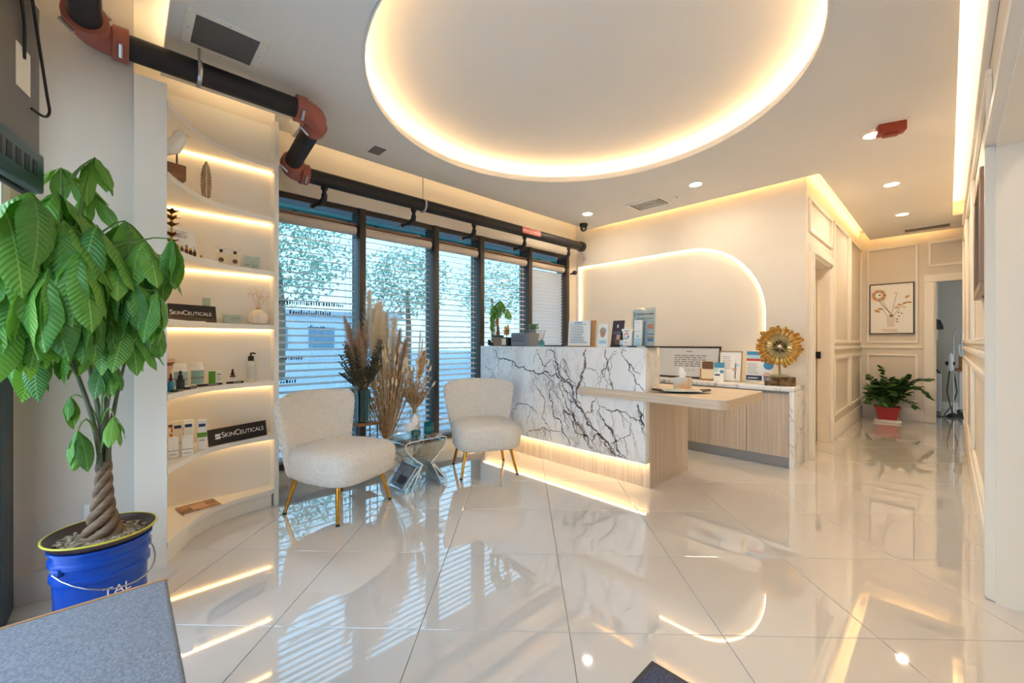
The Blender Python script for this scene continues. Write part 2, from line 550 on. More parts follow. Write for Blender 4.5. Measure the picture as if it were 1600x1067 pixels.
led('warm LED tape in the cove over the television side', (0.205, 0.3, ZT + 0.001), (0.217, 3.1, ZT + 0.008))
led('warm LED tape above the arched back wall, in the ceiling cove', (4.735, 0.9, ZT + 0.001), (4.747, 3.4, ZT + 0.008), M_ledhall)
led('warm LED tape above the panelled hall wall with the near doorway', (4.78, 0.775, ZT + 0.001), (8.3, 0.787, ZT + 0.008), M_ledhall)
led('warm LED tape above the botanical picture at the hall end', (8.375, -0.05, ZT + 0.001), (8.387, 0.75, ZT + 0.008), M_ledhall)
led('warm LED tape in the long ceiling slot along the hall', (0.6, -0.02, ZT + 0.001), (7.5, -0.008, ZT + 0.008), M_ledhall)

# ---- window wall
wg = G()
wg.box((0.82, YB, 0), (4.95, YB + 0.19, 0.12))
wg.box((0.82, YB, 2.42), (4.95, YB + 0.19, ZU))
wg.box((4.70, YB, 0.12), (4.95, YB + 0.19, 2.42))
wg.box((0.03, 3.421, 0), (0.82, YB + 0.19, ZU))
wall_back = struct('wall_back', wg, M_wall, 'cream wall around the row of tall windows')
struct('cove_ledge', G().box((0.82, YB - 0.05, 2.60), (4.88, YB, 2.63)), M_wall, parent=wall_back)
struct('sill_face', G().box((0.82, YB - 0.02, 0), (3.0, YB, 0.10)), M_trim, parent=wall_back)

# windows, one structure per bay
MULL = [0.85, 1.635, 2.445, 3.075, 3.89, 4.66]
YG = 3.90
for k in range(5):
    x0, x1 = MULL[k] + 0.03, MULL[k + 1] - 0.03
    wname = 'window_%d' % (k + 1)
    wr = root_struct(wname, ['tall window beside the lit shelf unit', 'tall window behind the dried pampas grass', 'narrow tall window behind the empty armchair by the desk', 'tall window behind the small potted tree on the desk', 'tall window nearest the arched wall'][k])
    obj('pane', G().box((x0, YG, 0.17), (x1, YG + 0.008, 2.37)), M_glass, wr)
    obj('mullion', G().box((x1, YB - 0.005, 0.12), (x1 + 0.06, YG + 0.04, 2.42), 0.004), M_bronze, wr)
    if k == 0: obj('jamb', G().box((0.82, YB - 0.005, 0.12), (x0, YG + 0.04, 2.42)), M_bronze, wr)
    obj('head', G().box((x0, YB + 0.02, 2.37), (x1, YG + 0.04, 2.42)), M_bronze, wr)
    obj('sill', G().box((x0, YB - 0.01, 0.12), (x1, YG + 0.04, 0.17)), M_bronze, wr)

# ---- shelf alcove pier and wall behind the plant
struct('wall_alcove', G().box((XW - 0.05, 2.85, 0), (0.043, 3.5, ZU)), M_wall, 'cream wall behind the braided money tree')
struct('pier_alcove', G().box((0.043, 2.80, 0), (0.17, 3.42, 2.52)), M_white, 'narrow white pier at the near end of the lit shelf unit')['category'] = 'pier'
struct('baseboard_alcove', G().box((XW, 2.83, 0), (0.043, 2.85, 0.13), 0.003), M_trim, 'white baseboard behind the blue bucket')

# ---- left storefront wall
lw = G()
lw.box((XW - 0.15, 2.66, 0), (XW, 2.85, ZU))
lw.box((XW - 0.15, -0.3, 2.45), (XW, 2.66, ZU))
lw.box((XW - 0.15, -0.3, 0), (XW, 2.66, 0.12))
lw.box((XW - 0.15, -0.3, 0.12), (XW, 0.1, 2.45))
wall_left = struct('wall_left', lw, M_wall, 'storefront side wall behind the television')
w6 = root_struct('window_6', 'large storefront window beside the television and grey bench')
obj('pane', G().box((XW - 0.08, 0.1, 0.17), (XW - 0.072, 2.6, 2.4)), glass_mat('side_glass', (0.92, 0.97, 1, 1), 0.04), w6)
for yy in (0.1, 0.93, 1.76):
    obj('mullion', G().box((XW - 0.12, yy, 0.12), (XW - 0.01, yy + 0.06, 2.45), 0.004), M_bronze, w6)
M_tealframe = mat('teal_frame', c(34, 58, 66), 0.45)
obj('mullion', G().box((XW - 0.12, 2.56, 0.0), (XW + 0.012, 2.83, 1.45), 0.004), M_tealframe, w6)
obj('head', G().box((XW - 0.12, 0.1, 2.4), (XW - 0.01, 2.6, 2.45)), M_bronze, w6)
obj('sill', G().box((XW - 0.12, 0.1, 0.12), (XW - 0.01, 2.6, 0.17)), M_bronze, w6)

# ---- arched end wall with recessed, edge lit niche
ag = G()
arch = [(1.30, 0.0), (1.30, 1.47)] + [(2.1 - 0.8 * math.cos(t * PI / 48), 1.47 + 0.8 * math.sin(t * PI / 48)) for t in range(1, 25)] + [(3.72, 2.27), (3.72, 0.0)]
# front layer as strips so that the arch edge stays crisp
prev = None
bm = ag.bm
outl = [(YH, 0.0)] + arch + [(YB, 0.0), (YB, ZU), (YH, ZU)]
fr = [bm.verts.new((4.855, y, z)) for y, z in outl]
f_ = bm.faces.new(fr)
ex = bmesh.ops.extrude_face_region(bm, geom=[f_])
for v in [e for e in ex['geom'] if isinstance(e, bmesh.types.BMVert)]:
    v.co.x = 4.90
bmesh.ops.triangulate(bm, faces=[f for f in bm.faces if len(f.verts) > 4])
ag.box((4.899, YH + 0.02, 0), (5.0, YB + 0.19, ZU))
wall_end = struct('wall_end', ag, M_wall, 'cream end wall with a glowing arched niche behind the desk')
lt = G()
lp = [(y, z) for y, z in arch[1:-1]]
lt.tube([(4.888, y + 0.006, z - 0.006) for y, z in ([(1.30, 0.76)] + lp + [(3.712, 2.262), (3.712, 0.76)])], 0.0045, 6)
tag(obj('led_strip', lt, mat('led_arch', c(255, 240, 215), emit=(c(255, 222, 168), 9.0))), 'warm LED tape tracing the arched niche outline', 'light')

# ---- hall left wall with doorway
hg = G()
hg.box((4.9005, YH, 0), (5.10, YH + 0.12, ZU))
hg.box((5.10, YH, 2.06), (6.03, YH + 0.12, ZU))
hg.box((6.03, YH, 0), (XH + 0.1, YH + 0.12, ZU))
wall_hall = struct('wall_hall_left', hg, M_wall, 'cream panelled hall wall with an open doorway')
def frame_x(x0, x1, z0, z1, y, s, parent, w=0.036, d=0.022, name='panel_moulding'):
    g = G()
    for a_, b_ in (((x0, z0), (x1, z0 + w)), ((x0, z1 - w), (x1, z1)), ((x0, z0 + w), (x0 + w, z1 - w)), ((x1 - w, z0 + w), (x1, z1 - w))):
        g.box((a_[0], min(y, y + s * d), a_[1]), (b_[0], max(y, y + s * d), b_[1]), 0.004, seg=1)
    return obj(name, g, M_trim, parent)
def frame_y(y0, y1, z0, z1, x, s, parent, w=0.036, d=0.022):
    g = G()
    for a_, b_ in (((y0, z0), (y1, z0 + w)), ((y0, z1 - w), (y1, z1)), ((y0, z0 + w), (y0 + w, z1 - w)), ((y1 - w, z0 + w), (y1, z1 - w))):
        g.box((min(x, x + s * d), a_[0], a_[1]), (max(x, x + s * d), b_[0], b_[1]), 0.004, seg=1)
    return obj('panel_moulding', g, M_trim, parent)
frame_x(4.95, 6.10, 2.27, 2.62, YH, -1, wall_hall)
for x0, x1 in ((6.24, 7.28), (7.42, 8.46)):
    frame_x(x0, x1, 1.16, 2.64, YH, -1, wall_hall)
    frame_x(x0, x1, 0.28, 1.0, YH, -1, wall_hall)
obj('chair_rail', G().box((6.17, YH - 0.022, 1.08), (XH, YH, 1.12), 0.006), M_trim, wall_hall)
struct('baseboard_hall_left', G().box((6.17, YH - 0.018, 0), (XH, YH, 0.19), 0.004), M_trim, 'tall white baseboard along the hall wall with the near doorway')
# doorway casing and door edge
d2 = root_struct('door_2', 'open doorway with white casing on the hall side wall')
def casing(parent, x0, x1, z1, y, s, w=0.11):
    g = G()
    for dd, ins in ((0.016, 0.0), (0.028, 0.018), (0.034, 0.075)):
        ww = w - ins
        e_ = 0.002 + ins * 0.1
        ya, yb = min(y + s * (e_ - 0.004), y + s * dd), max(y + s * (e_ - 0.004), y + s * dd)
        for xa, xb, za, zb in ((x0 - ww, x0 - e_, e_, z1), (x1 + e_, x1 + ww, e_, z1), (x0 - ww, x1 + ww, z1 + e_, z1 + ww)):
            g.box((xa, ya, za), (xb, yb, zb))
    return obj('casing', g, M_trim, parent)
casing(d2, 5.08, 6.05, 2.06, YH, -1)
jg = G()
jg.box((5.08, YH - 0.003, 0), (5.105, YH + 0.123, 2.06)); jg.box((6.025, YH - 0.003, 0), (6.05, YH + 0.123, 2.06)); jg.box((5.08, YH - 0.003, 2.04), (6.05, YH + 0.123, 2.063))
obj('jamb', jg, M_trim, d2)
leaf_ = obj('leaf', G().box((5.98, YH + 0.13, 0.01), (6.022, YH + 0.98, 2.03), 0.003), M_trim, d2)
obj('latch_plate', G().box((5.985, YH + 0.085, 0.98), (6.027, YH + 0.128, 1.06), 0.004), M_darkplastic, d2)

# ---- side room behind that doorway
rg = G()
rg.box((5.0, 2.6, 0), (7.5, 2.7, ZU)); rg.box((7.4, 1.07, 0), (7.5, 2.6, ZU)); rg.box((5.0, 1.07, 0), (5.02, 2.6, ZU))
struct('wall_side_room', rg, M_beige, 'warm beige walls of the treatment room beyond the hall doorway')

# ---- hall end wall with doorway
eg = G()
eg.box((XH, 0.127, 0), (XH + 0.1, YH + 0.12, ZU))
eg.box((XH, -0.9, 2.045), (XH + 0.1, 0.127, ZU))
eg.box((XH, -1.0, 0), (XH + 0.1, -0.7, ZU))
wall_far = struct('wall_hall_end', eg, M_wall, 'cream panelled wall at the hall end with the picture')
frame_y(0.30, 0.88, 1.16, 2.64, XH, -1, wall_far)
frame_y(0.30, 0.88, 0.28, 1.0, XH, -1, wall_far)
frame_y(-0.66, 0.20, 2.27, 2.64, XH, -1, wall_far)
obj('chair_rail', G().box((XH - 0.022, 0.25, 1.08), (XH, YH, 1.12), 0.006), M_trim, wall_far)
struct('baseboard_hall_end', G().box((XH - 0.018, 0.24, 0), (XH, YH - 0.018, 0.19), 0.004), M_trim, 'tall white baseboard behind the red plant pot')
d3 = root_struct('door_3', 'open doorway at the hall end showing the equipment room')
cg = G()
for dd, ins in ((0.016, 0.0), (0.028, 0.018), (0.034, 0.075)):
    w = 0.11 - ins; e_ = 0.002 + ins * 0.1
    cg.box((XH - dd, 0.127 + e_, e_), (XH + 0.002 - e_, 0.127 + w, 2.045))
    cg.box((XH - dd, -0.7, 2.045 + e_), (XH + 0.002 - e_, 0.127 + w, 2.045 + w))
obj('casing', cg, M_trim, d3)
obj('jamb', G().box((XH - 0.003, 0.115, 0), (XH + 0.103, 0.13, 2.05)), M_trim, d3)
# equipment room
qg = G()
qg.box((10.6, -1.6, 0), (10.7, 1.5, ZU)); qg.box((XH + 0.1, 1.3, 0), (10.6, 1.4, ZU)); qg.box((XH + 0.1, -1.6, 0), (10.6, -1.5, ZU))
struct('wall_equipment_room', qg, M_greywall, 'dim grey-green walls of the equipment room')
struct('baseboard_equipment_room', G().box((10.585, -1.4, 0), (10.6, 1.3, 0.12)), M_trim, 'pale baseboard on the equipment room wall')

# ---- right hall wall with doorway near the camera
rg = G()
rg.box((2.86, YR - 0.12, 0), (7.95, YR, ZU))
rg.box((1.30, YR - 0.12, 2.06), (2.86, YR, ZU))
rg.box((XW, YR - 0.12, 0), (1.30, YR, ZU))
rg.box((7.83, -0.9, 0), (7.95, YR - 0.12, ZU)); rg.box((7.95, -0.9, 0), (XH, -0.8, ZU))
wall_right = struct('wall_right', rg, M_wall, 'cream panelled wall along the hall with the brown framed mirror')
for x0, x1 in ((3.06, 4.95), (5.10, 6.45), (6.60, 7.85)):
    frame_x(x0, x1, 1.16, 2.50, YR, 1, wall_right)
    frame_x(x0, x1, 0.28, 1.0, YR, 1, wall_right)
obj('chair_rail', G().box((2.98, YR, 1.08), (7.95, YR + 0.022, 1.12), 0.006), M_trim, wall_right)
obj('crown_rail', G().box((2.3, YR, 2.60), (7.5, YR + 0.03, 2.66), 0.008), M_trim, wall_right)
struct('baseboard_right', G().box((2.98, YR, 0), (7.95, YR + 0.018, 0.17), 0.004), M_trim, 'white baseboard below the brown framed mirror')
d1 = root_struct('door_1', 'white cased doorway beside the camera at the picture edge')
casing(d1, 1.30, 2.86, 2.06, YR, 1, 0.12)
jg = G()
jg.box((2.835, YR - 0.123, 0), (2.863, YR + 0.003, 2.06)); jg.box((1.3, YR - 0.123, 0), (1.325, YR + 0.003, 2.06)); jg.box((1.3, YR - 0.123, 2.04), (2.86, YR + 0.003, 2.063))
obj('jamb', jg, M_trim, d1)
obj('leaf', G().box((2.79, YR - 1.0, 0.01), (2.833, YR - 0.13, 2.03), 0.003), M_trim, d1)
rg = G()
rg.box((0.8, -1.6, 0), (3.6, -1.5, ZU)); rg.box((0.8, -1.5, 0), (0.9, YR - 0.12, ZU)); rg.box((3.5, -1.5, 0), (3.6, YR - 0.12, ZU))
struct('wall_near_room', rg, M_wall, 'pale walls of the room beyond the near doorway')

# ---- outside: ground, overhang, street trees, building
M_asphalt = mat('asphalt', c(176, 182, 188), 0.9, noise=((3, 3, 3), c(192, 196, 200)))
struct('ground', G().box((-40, -40, -0.5), (40, 60, -0.14)), M_asphalt, 'grey asphalt outside the windows')
M_soffit = mat('teal_soffit', c(84, 150, 138), 0.6)
eo = root_struct('roof_overhang', 'teal boarded overhang outside above the windows')
for k in range(4):
    obj('plank', G().box((0.2, 3.96 + k * 0.15, 2.52), (5.6, 3.96 + k * 0.15 + 0.142, 2.56), 0.006, seg=1), M_soffit, eo)
obj('fascia', G().box((0.2, 4.56, 2.50), (5.6, 4.60, 2.8)), M_soffit, eo)
M_brick = mat('far_render', c(206, 214, 220), 0.8)
fb = thing('far_building', 'pale grey building across the street beyond the blinds', 'building', (6, 34, -0.14))
obj('wall', G().box((-14, 0, 0), (12, 6, 3.4)), M_brick, fb)
M_farwin = mat('far_window', c(120, 146, 164), 0.2)
for k in range(7):
    wv = obj('window', G().box((-12.5 + k * 3.4, -0.06, 0.9), (-10.6 + k * 3.4, 0.02, 2.5)), M_farwin, fb)
obj('roof', G().box((-14.3, -0.3, 3.4), (12.3, 6.3, 3.8)), M_asphalt, fb)
def street_tree(x, y, h, r, label):
    t = thing('street_tree', label, 'tree', (x, y, -0.14), 0, 'street trees outside')
    obj('trunk', G().tube([(0, 0, 0), (0.05, 0, h * 0.35), (0, 0.08, h * 0.62)], [0.16, 0.13, 0.07], 8), M_bark, t)
    g = G()
    for k in range(2600):
        th = rnd.uniform(0, 2 * PI); ph = math.acos(rnd.uniform(-1, 1)); q = r * rnd.uniform(0.45, 1.0)
        p = Vector((q * math.sin(ph) * math.cos(th), q * math.sin(ph) * math.sin(th), h * 0.68 + 0.8 * q * math.cos(ph)))
        u = Vector((rnd.gauss(0, 1), rnd.gauss(0, 1), rnd.gauss(0, 1))).normalized(); w = u.orthogonal().normalized()
        s_ = rnd.uniform(0.07, 0.13)
        g.poly([p - u * s_, p + w * s_ * 0.5, p + u * s_, p - w * s_ * 0.5])
    obj('foliage', g, M_leafoutside, t)
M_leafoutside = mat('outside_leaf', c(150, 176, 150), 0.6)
street_tree(4.0, 16, 6.5, 2.4, 'leafy street tree beyond the second window')
street_tree(9.5, 17, 6.0, 2.2, 'leafy street tree beyond the narrow window')
street_tree(-1.2, 19, 6.8, 2.2, 'leafy street tree beyond the window by the shelf')
street_tree(15.5, 18, 6.2, 2.5, 'leafy street tree beyond the last window')

# =================================================================== FIXTURES AND FURNITURE
# ---- sprinkler main
PR = 0.058
def arc_pts(p, a_, b_, r, n=6):
    """corner p between unit directions a_ (incoming, reversed) and b_ (outgoing)"""
    p, a_, b_ = Vector(p), Vector(a_).normalized(), Vector(b_).normalized()
    s0, s1 = p + a_ * r, p + b_ * r
    return [s0.lerp(p, t).lerp(p.lerp(s1, t), t) for t in [k / n for k in range(n + 1)]]
pipe = thing('sprinkler_pipe', 'black iron sprinkler main with red couplings below the ceiling', 'pipe', (0, 0, 0))
E1, E2, E0 = (0.92, 2.77, 2.62), (0.93, 3.5, 2.50), (-0.12, 2.77, 2.62)
obj('pipe_run', G().cyl((-0.02, 2.77, 2.62), (0.82, 2.77, 2.62), PR, n=24), M_black, pipe)
obj('pipe_run', G().cyl((0.92, 2.87, 2.60), (0.93, 3.42, 2.514), PR, n=24), M_black, pipe)
obj('pipe_run', G().cyl((1.02, 3.5, 2.50), (4.62, 3.5, 2.50), PR, n=24), M_black, pipe)
obj('pipe_run', G().cyl((-0.12, 2.67, 2.62), (-0.12, 0.3, 2.62), PR, n=24), M_black, pipe)
obj('end_cap', G().tube([(4.60, 3.5, 2.5), (4.66, 3.5, 2.5), (4.675, 3.5, 2.5)], [0.068, 0.068, 0.05], 24), M_black, pipe)
def elbow(p, da, db):
    e = obj('elbow', G().tube(arc_pts(p, da, db, 0.10), 0.066, 20), M_red, pipe)
    for d in (da, db):
        d = Vector(d).normalized(); q = Vector(p) + d * 0.115
        obj('coupling', G().tube([q - d * 0.03, q - d * 0.028, q + d * 0.028, q + d * 0.03], [0.068, 0.078, 0.078, 0.068], 20), M_red, e)
        s_ = d.orthogonal().normalized()
        for sg_ in (-1, 1):
            obj('bolt', G().tube([q + s_ * 0.082 * sg_ - d.cross(s_) * 0.03, q + s_ * 0.082 * sg_ + d.cross(s_) * 0.03], 0.009, 8), M_chrome, e)
elbow(E1, (-1, 0, 0), (0, 1, -0.16))
elbow(E2, (0, -1, 0.16), (1, 0, 0))
elbow(E0, (1, 0, 0), (0, -1, 0))
for (x, y, z) in ((0.30, 2.77, 2.62), (2.12, 3.5, 2.5)):
    hz = obj('hanger', G().tube([(x, y + (PR + 0.006) * math.sin(t), z - (PR + 0.006) * math.cos(t)) for t in [k * PI / 8 - PI / 2 - 0.6 for k in range(12)]] , 0.011, 6), M_chrome, pipe)
    obj('hanger_rod', G().cyl((x, y, z + PR), (x, y, 2.78), 0.006, n=8), M_chrome, hz)
pl = obj('pipe_label', G().box((3.42, 3.437, 2.465), (3.74, 3.4385, 2.535)), mat('label_red', c(206, 84, 70), 0.5), pipe)
text_obj('lettering', [('SPRINKLER WATER', 1)], 0.04, M_letter, pl, Matrix.Translation((3.435, 3.4365, 2.487)) @ Matrix.Rotation(PI / 2, 4, 'X'), 0.29)
sp_lab = ['over the window beside the shelf unit', 'over the window behind the pampas grass', 'over the narrow window', 'over the window behind the small potted tree', 'over the window nearest the arched wall']
for k in range(5):
    xm = MULL[k] + (0.36 if k == 0 else 0.44 if k != 2 else 0.34)
    xm = [1.20, 2.02, 2.75, 3.52, 4.36][k]
    s_ = thing('fire_sprinkler', 'black angled sprinkler head hanging from the pipe ' + sp_lab[k], 'sprinkler', (xm, 3.5, 2.44), 0, 'sprinkler heads on the window pipe')
    obj('drop', G().cyl((0, 0, 0.005), (0, 0, -0.075), 0.017, n=12), M_black, s_)
    obj('collar', G().cyl((0, 0, 0.0), (0, 0, -0.022), 0.027, n=12), M_black, s_)
    obj('elbow', G().tube([(0, 0, -0.06), (0, 0.005, -0.095), (-0.01, 0.04, -0.12), (-0.02, 0.07, -0.125)], 0.024, 12), M_black, s_)
    obj('nozzle', G().tube([(-0.02, 0.07, -0.125), (-0.035, 0.13, -0.13), (-0.04, 0.15, -0.13)], [0.014, 0.014, 0.02], 10), M_black, s_)
    obj('deflector', G().cyl((-0.046, 0.17, -0.13), (-0.047, 0.175, -0.13), 0.019, n=12), M_chrome, s_)
g = G(); g.cyl((0, 0, 0), (0, -0.07, 0.01), 0.012, n=10); g.cyl((0, -0.07, 0.01), (0, -0.10, 0.012), 0.03, n=12)
t = thing('wall_valve', 'small black valve knob at the window corner by the arch', 'valve', (4.72, 3.755, 2.16))
obj('stem', G().cyl((0, 0, 0), (0, -0.07, 0.01), 0.012, n=10), M_black, t); obj('knob', G().cyl((0, -0.06, 0.01), (0, -0.09, 0.012), 0.032, n=12), M_black, t)

# ---- blinds
bl_lab = ['beside the lit shelf unit', 'behind the dried pampas grass', 'behind the armchair near the desk', 'behind the small potted tree', 'nearest the arched wall, slats tilted shut']
PITCH = 0.06
def slat_mesh(w):
    g = G()
    rows = []
    for i in range(7):
        u = -1 + 2 * i / 6
        rows.append((u * 0.027, 0.0035 * (1 - u * u)))
    g.loft([[(x, y, z) for y, z in rows] + [(x, y, z - 0.0022) for y, z in reversed(rows)] for x in (0.0, w)])
    return g.mesh('slat', M_slat, 30)
for k in range(5):
    x0, x1 = MULL[k] + 0.035, MULL[k + 1] - 0.055
    w = x1 - x0
    t = thing('window_blind', 'white horizontal slat blind on the window ' + bl_lab[k], 'blind', (x0, 3.83, 0.2), 0, 'window blinds')
    obj('head_rail', G().box((-0.005, -0.055, 2.055), (w + 0.005, 0.03, 2.07)), M_brownwood, t)
    obj('fabric_roll', G().cyl((0.0, -0.025, 2.01), (w, -0.025, 2.01), 0.042, n=20), M_roll, t)
    obj('end_bracket', G().box((w, -0.06, 1.95), (w + 0.012, 0.03, 2.07)), M_darkplastic, t)
    sm = slat_mesh(w)
    tilt = math.radians(-58) if k == 4 else math.radians(15)
    z = 1.93
    while z > 0.02:
        obj('slat', sm, None, t, (0, 0, z), (tilt, 0, 0))
        z -= PITCH if k != 4 else 0.045
    obj('bottom_rail', G().box((0, -0.02, -0.02), (w, 0.02, 0.005), 0.004), M_slat, t)
    for cx in (w - 0.05, w - 0.09):
        obj('cord', G().cyl((cx, -0.032, -0.01), (cx, -0.032, 2.0), 0.0022, n=5), M_slat, t)
# faint shop lettering on the outside of the glass, seen reversed and unreadable
M_decal = mat('blue_decal', c(60, 140, 160), 0.5)
for x0, x1, z, hh in ((0.97, 1.50, 1.50, 0.045), (1.05, 1.40, 1.41, 0.05), (1.2, 1.34, 1.29, 0.035), (0.98, 1.16, 1.02, 0.03), (0.98, 1.1, 0.82, 0.03), (1.78, 2.2, 1.46, 0.04), (1.78, 2.2, 1.39, 0.035)):
    g = G(); x = x0
    while x < x1:
        wd = rnd.uniform(0.006, 0.016)
        g.box((x, YG + 0.009, z), (x + wd, YG + 0.0098, z + hh * rnd.uniform(0.5, 1)))
        x += wd + rnd.uniform(0.006, 0.012)
    o = obj('window_decal', g, M_decal)
    tag(o, 'reversed blue shop lettering on glass, %s' % ('wide top row beside the shelf unit' if z == 1.5 else 'second row beside the shelf unit' if z == 1.41 else 'short third row beside the shelf unit' if z == 1.29 else 'low short row beside the shelf unit' if z == 1.02 else 'lowest short row beside the shelf unit' if z == 0.82 else 'upper row behind the pampas plumes' if z == 1.46 else 'lower row behind the pampas plumes'), 'decal', 'window lettering')
    o['kind'] = 'stuff'

# ---- curved display shelf unit
shelf = thing('display_shelf', 'white built-in shelf unit with curved fronts and warm lit shelves', 'shelf', (0, 0, 0))
ctrl = [(0.79, 3.315), (0.66, 3.295), (0.527, 3.255), (0.44, 3.205), (0.37, 3.143), (0.31, 3.065), (0.258, 2.972), (0.21, 2.885), (0.172, 2.80)]
def catmull(pts, n=4):
    out = []
    for i in range(len(pts) - 1):
        p0, p1, p2, p3 = pts[max(i - 1, 0)], pts[i], pts[i + 1], pts[min(i + 2, len(pts) - 1)]
        for k in range(n):
            t_ = k / n
            out.append(tuple(0.5 * (2 * p1[d] + (p2[d] - p0[d]) * t_ + (2 * p0[d] - 5 * p1[d] + 4 * p2[d] - p3[d]) * t_ ** 2 + (3 * p1[d] - p0[d] - 3 * p2[d] + p3[d]) * t_ ** 3) for d in range(len(p1))))
    out.append(pts[-1])
    return out
front = catmull(ctrl)
def shelf_poly(pts):
    return [(0.79, 3.42)] + pts + [(0.172, 3.42)]
ZS = [0.12, 0.51, 0.895, 1.295, 1.68, 2.065, 2.445]
for k, z in enumerate(ZS):
    g = G()
    lo = 0.0 if k == 0 else z - 0.032
    bm = g.bm
    f_ = bm.faces.new([bm.verts.new((x, y, z)) for x, y in shelf_poly(front)])
    ex = bmesh.ops.extrude_face_region(bm, geom=[f_])
    for v in [e for e in ex['geom'] if isinstance(e, bmesh.types.BMVert)]: v.co.z = lo if k else z - 0.03
    bmesh.ops.triangulate(bm, faces=[f for f in bm.faces if len(f.verts) > 4])
    obj('shelf_board', g, M_white, shelf)
    if k > 0:
        obj('light_strip', G().box((0.18, 3.400, z - 0.040), (0.785, 3.414, z - 0.0335)), M_ledsh, shelf)
g = G(); bm = g.bm
f_ = bm.faces.new([bm.verts.new((x, y, 0.09)) for x, y in shelf_poly([(x - 0.012, y + 0.014) for x, y in front])])
ex = bmesh.ops.extrude_face_region(bm, geom=[f_])
for v in [e for e in ex['geom'] if isinstance(e, bmesh.types.BMVert)]: v.co.z = 0.0
bmesh.ops.triangulate(bm, faces=[f for f in bm.faces if len(f.verts) > 4])
obj('plinth', g, M_white, shelf)
obj('end_panel', G().box((0.79, 3.31, 0), (0.82, 3.755, 2.758), 0.002), M_white, shelf)
obj('back_panel', G().box((0.172, 3.417, 0.0), (0.79, 3.42, 2.758)), M_white, shelf)

# ---- reception desk
desk = thing('reception_desk', 'white marble reception desk with pale oak plinth and cantilevered oak top', 'desk', (3.0, 1.64, 0))
obj('marble_front', G().box((0, 0, 0.205), (0.07, 2.06, 1.13), 0.003), M_marble, desk)
obj('marble_ledge', G().box((0.071, 0, 0.776), (0.235, 2.06, 1.13), 0.003), M_marble, desk)
obj('plinth', G().box((0.0712, 0.0605, 0), (0.11, 2.06, 0.3)), M_oak, desk)
obj('end_panel', G().box((0.071, 0.0, 0), (0.77, 0.06, 0.712)), M_oak, desk)
def rounded(x0, x1, y0, y1, rs, n=6):
    out = []
    for (cx, cy, a0, r) in ((x0, y0, PI, rs[0]), (x1, y0, 1.5 * PI, rs[1]), (x1, y1, 0, rs[2]), (x0, y1, 0.5 * PI, rs[3])):
        ox = cx + (r if cx == x0 else -r); oy = cy + (r if cy == y0 else -r)
        for k in range(n + 1):
            a_ = a0 + k / n * PI / 2
            out.append((ox + r * math.cos(a_), oy + r * math.sin(a_)))
    return out
obj('desk_top', G().prism(rounded(-0.06, 0.76, -0.62, 0.62, (0.07, 0.03, 0.01, 0.02)), 0.712, 0.776), M_oakflat, desk)
obj('light_strip', G().box((0.03, 0.02, 0.196), (0.042, 2.04, 0.2045)), mat('led_desk', c(255, 240, 215), emit=(c(255, 216, 156), 14.0)), desk)

# dark and brown veins inlaid in the front slab: (Y, Z) paths on its face
def px_face(x, y):
    t_ = (x - 800) / 644.0
    ux, uy = FWD_[0] + t_ * RGT_[0], FWD_[1] + t_ * RGT_[1]
    d_ = 3.0 / ux
    return (d_ * uy - 1.64, 1.17 - (y - 535) / 644.0 * d_)
FWD_ = (math.cos(A), math.sin(A)); RGT_ = (math.sin(A), -math.cos(A))
vr = random.Random(17)
def vein_path(pts, depth=4, amp=0.13):
    for _ in range(depth):
        out = [pts[0]]
        for a_, b_ in zip(pts, pts[1:]):
            L_ = math.hypot(b_[0] - a_[0], b_[1] - a_[1]); o_ = vr.gauss(0, amp) * L_
            nx, ny = -(b_[1] - a_[1]) / (L_ + 1e-6), (b_[0] - a_[0]) / (L_ + 1e-6)
            out += [((a_[0] + b_[0]) / 2 + nx * o_, (a_[1] + b_[1]) / 2 + ny * o_), b_]
        pts = out
    return pts
def vein_ribbon(g, pts, w, eps):
    ok = [p for p in pts if 0.005 < p[0] < 2.05 and 0.212 < p[1] < 1.122]
    if len(ok) < 3: return
    n = len(ok); rows = []
    for i, p in enumerate(ok):
        a_, b_ = ok[max(0, i - 1)], ok[min(n - 1, i + 1)]
        L_ = math.hypot(b_[0] - a_[0], b_[1] - a_[1]) + 1e-6
        ww = w * (0.25 + 0.75 * math.sin(PI * (i + 0.4) / (n - 0.2)) ** 0.5) * vr.uniform(0.35, 1.3)
        nx, ny = -(b_[1] - a_[1]) / L_ * ww, (b_[0] - a_[0]) / L_ * ww
        rows.append([(-eps, max(0.003, p[0] + nx), max(0.209, p[1] + ny)), (-eps, max(0.003, p[0] - nx), max(0.209, p[1] - ny))])
    g.loft(rows, False, False, close=False)
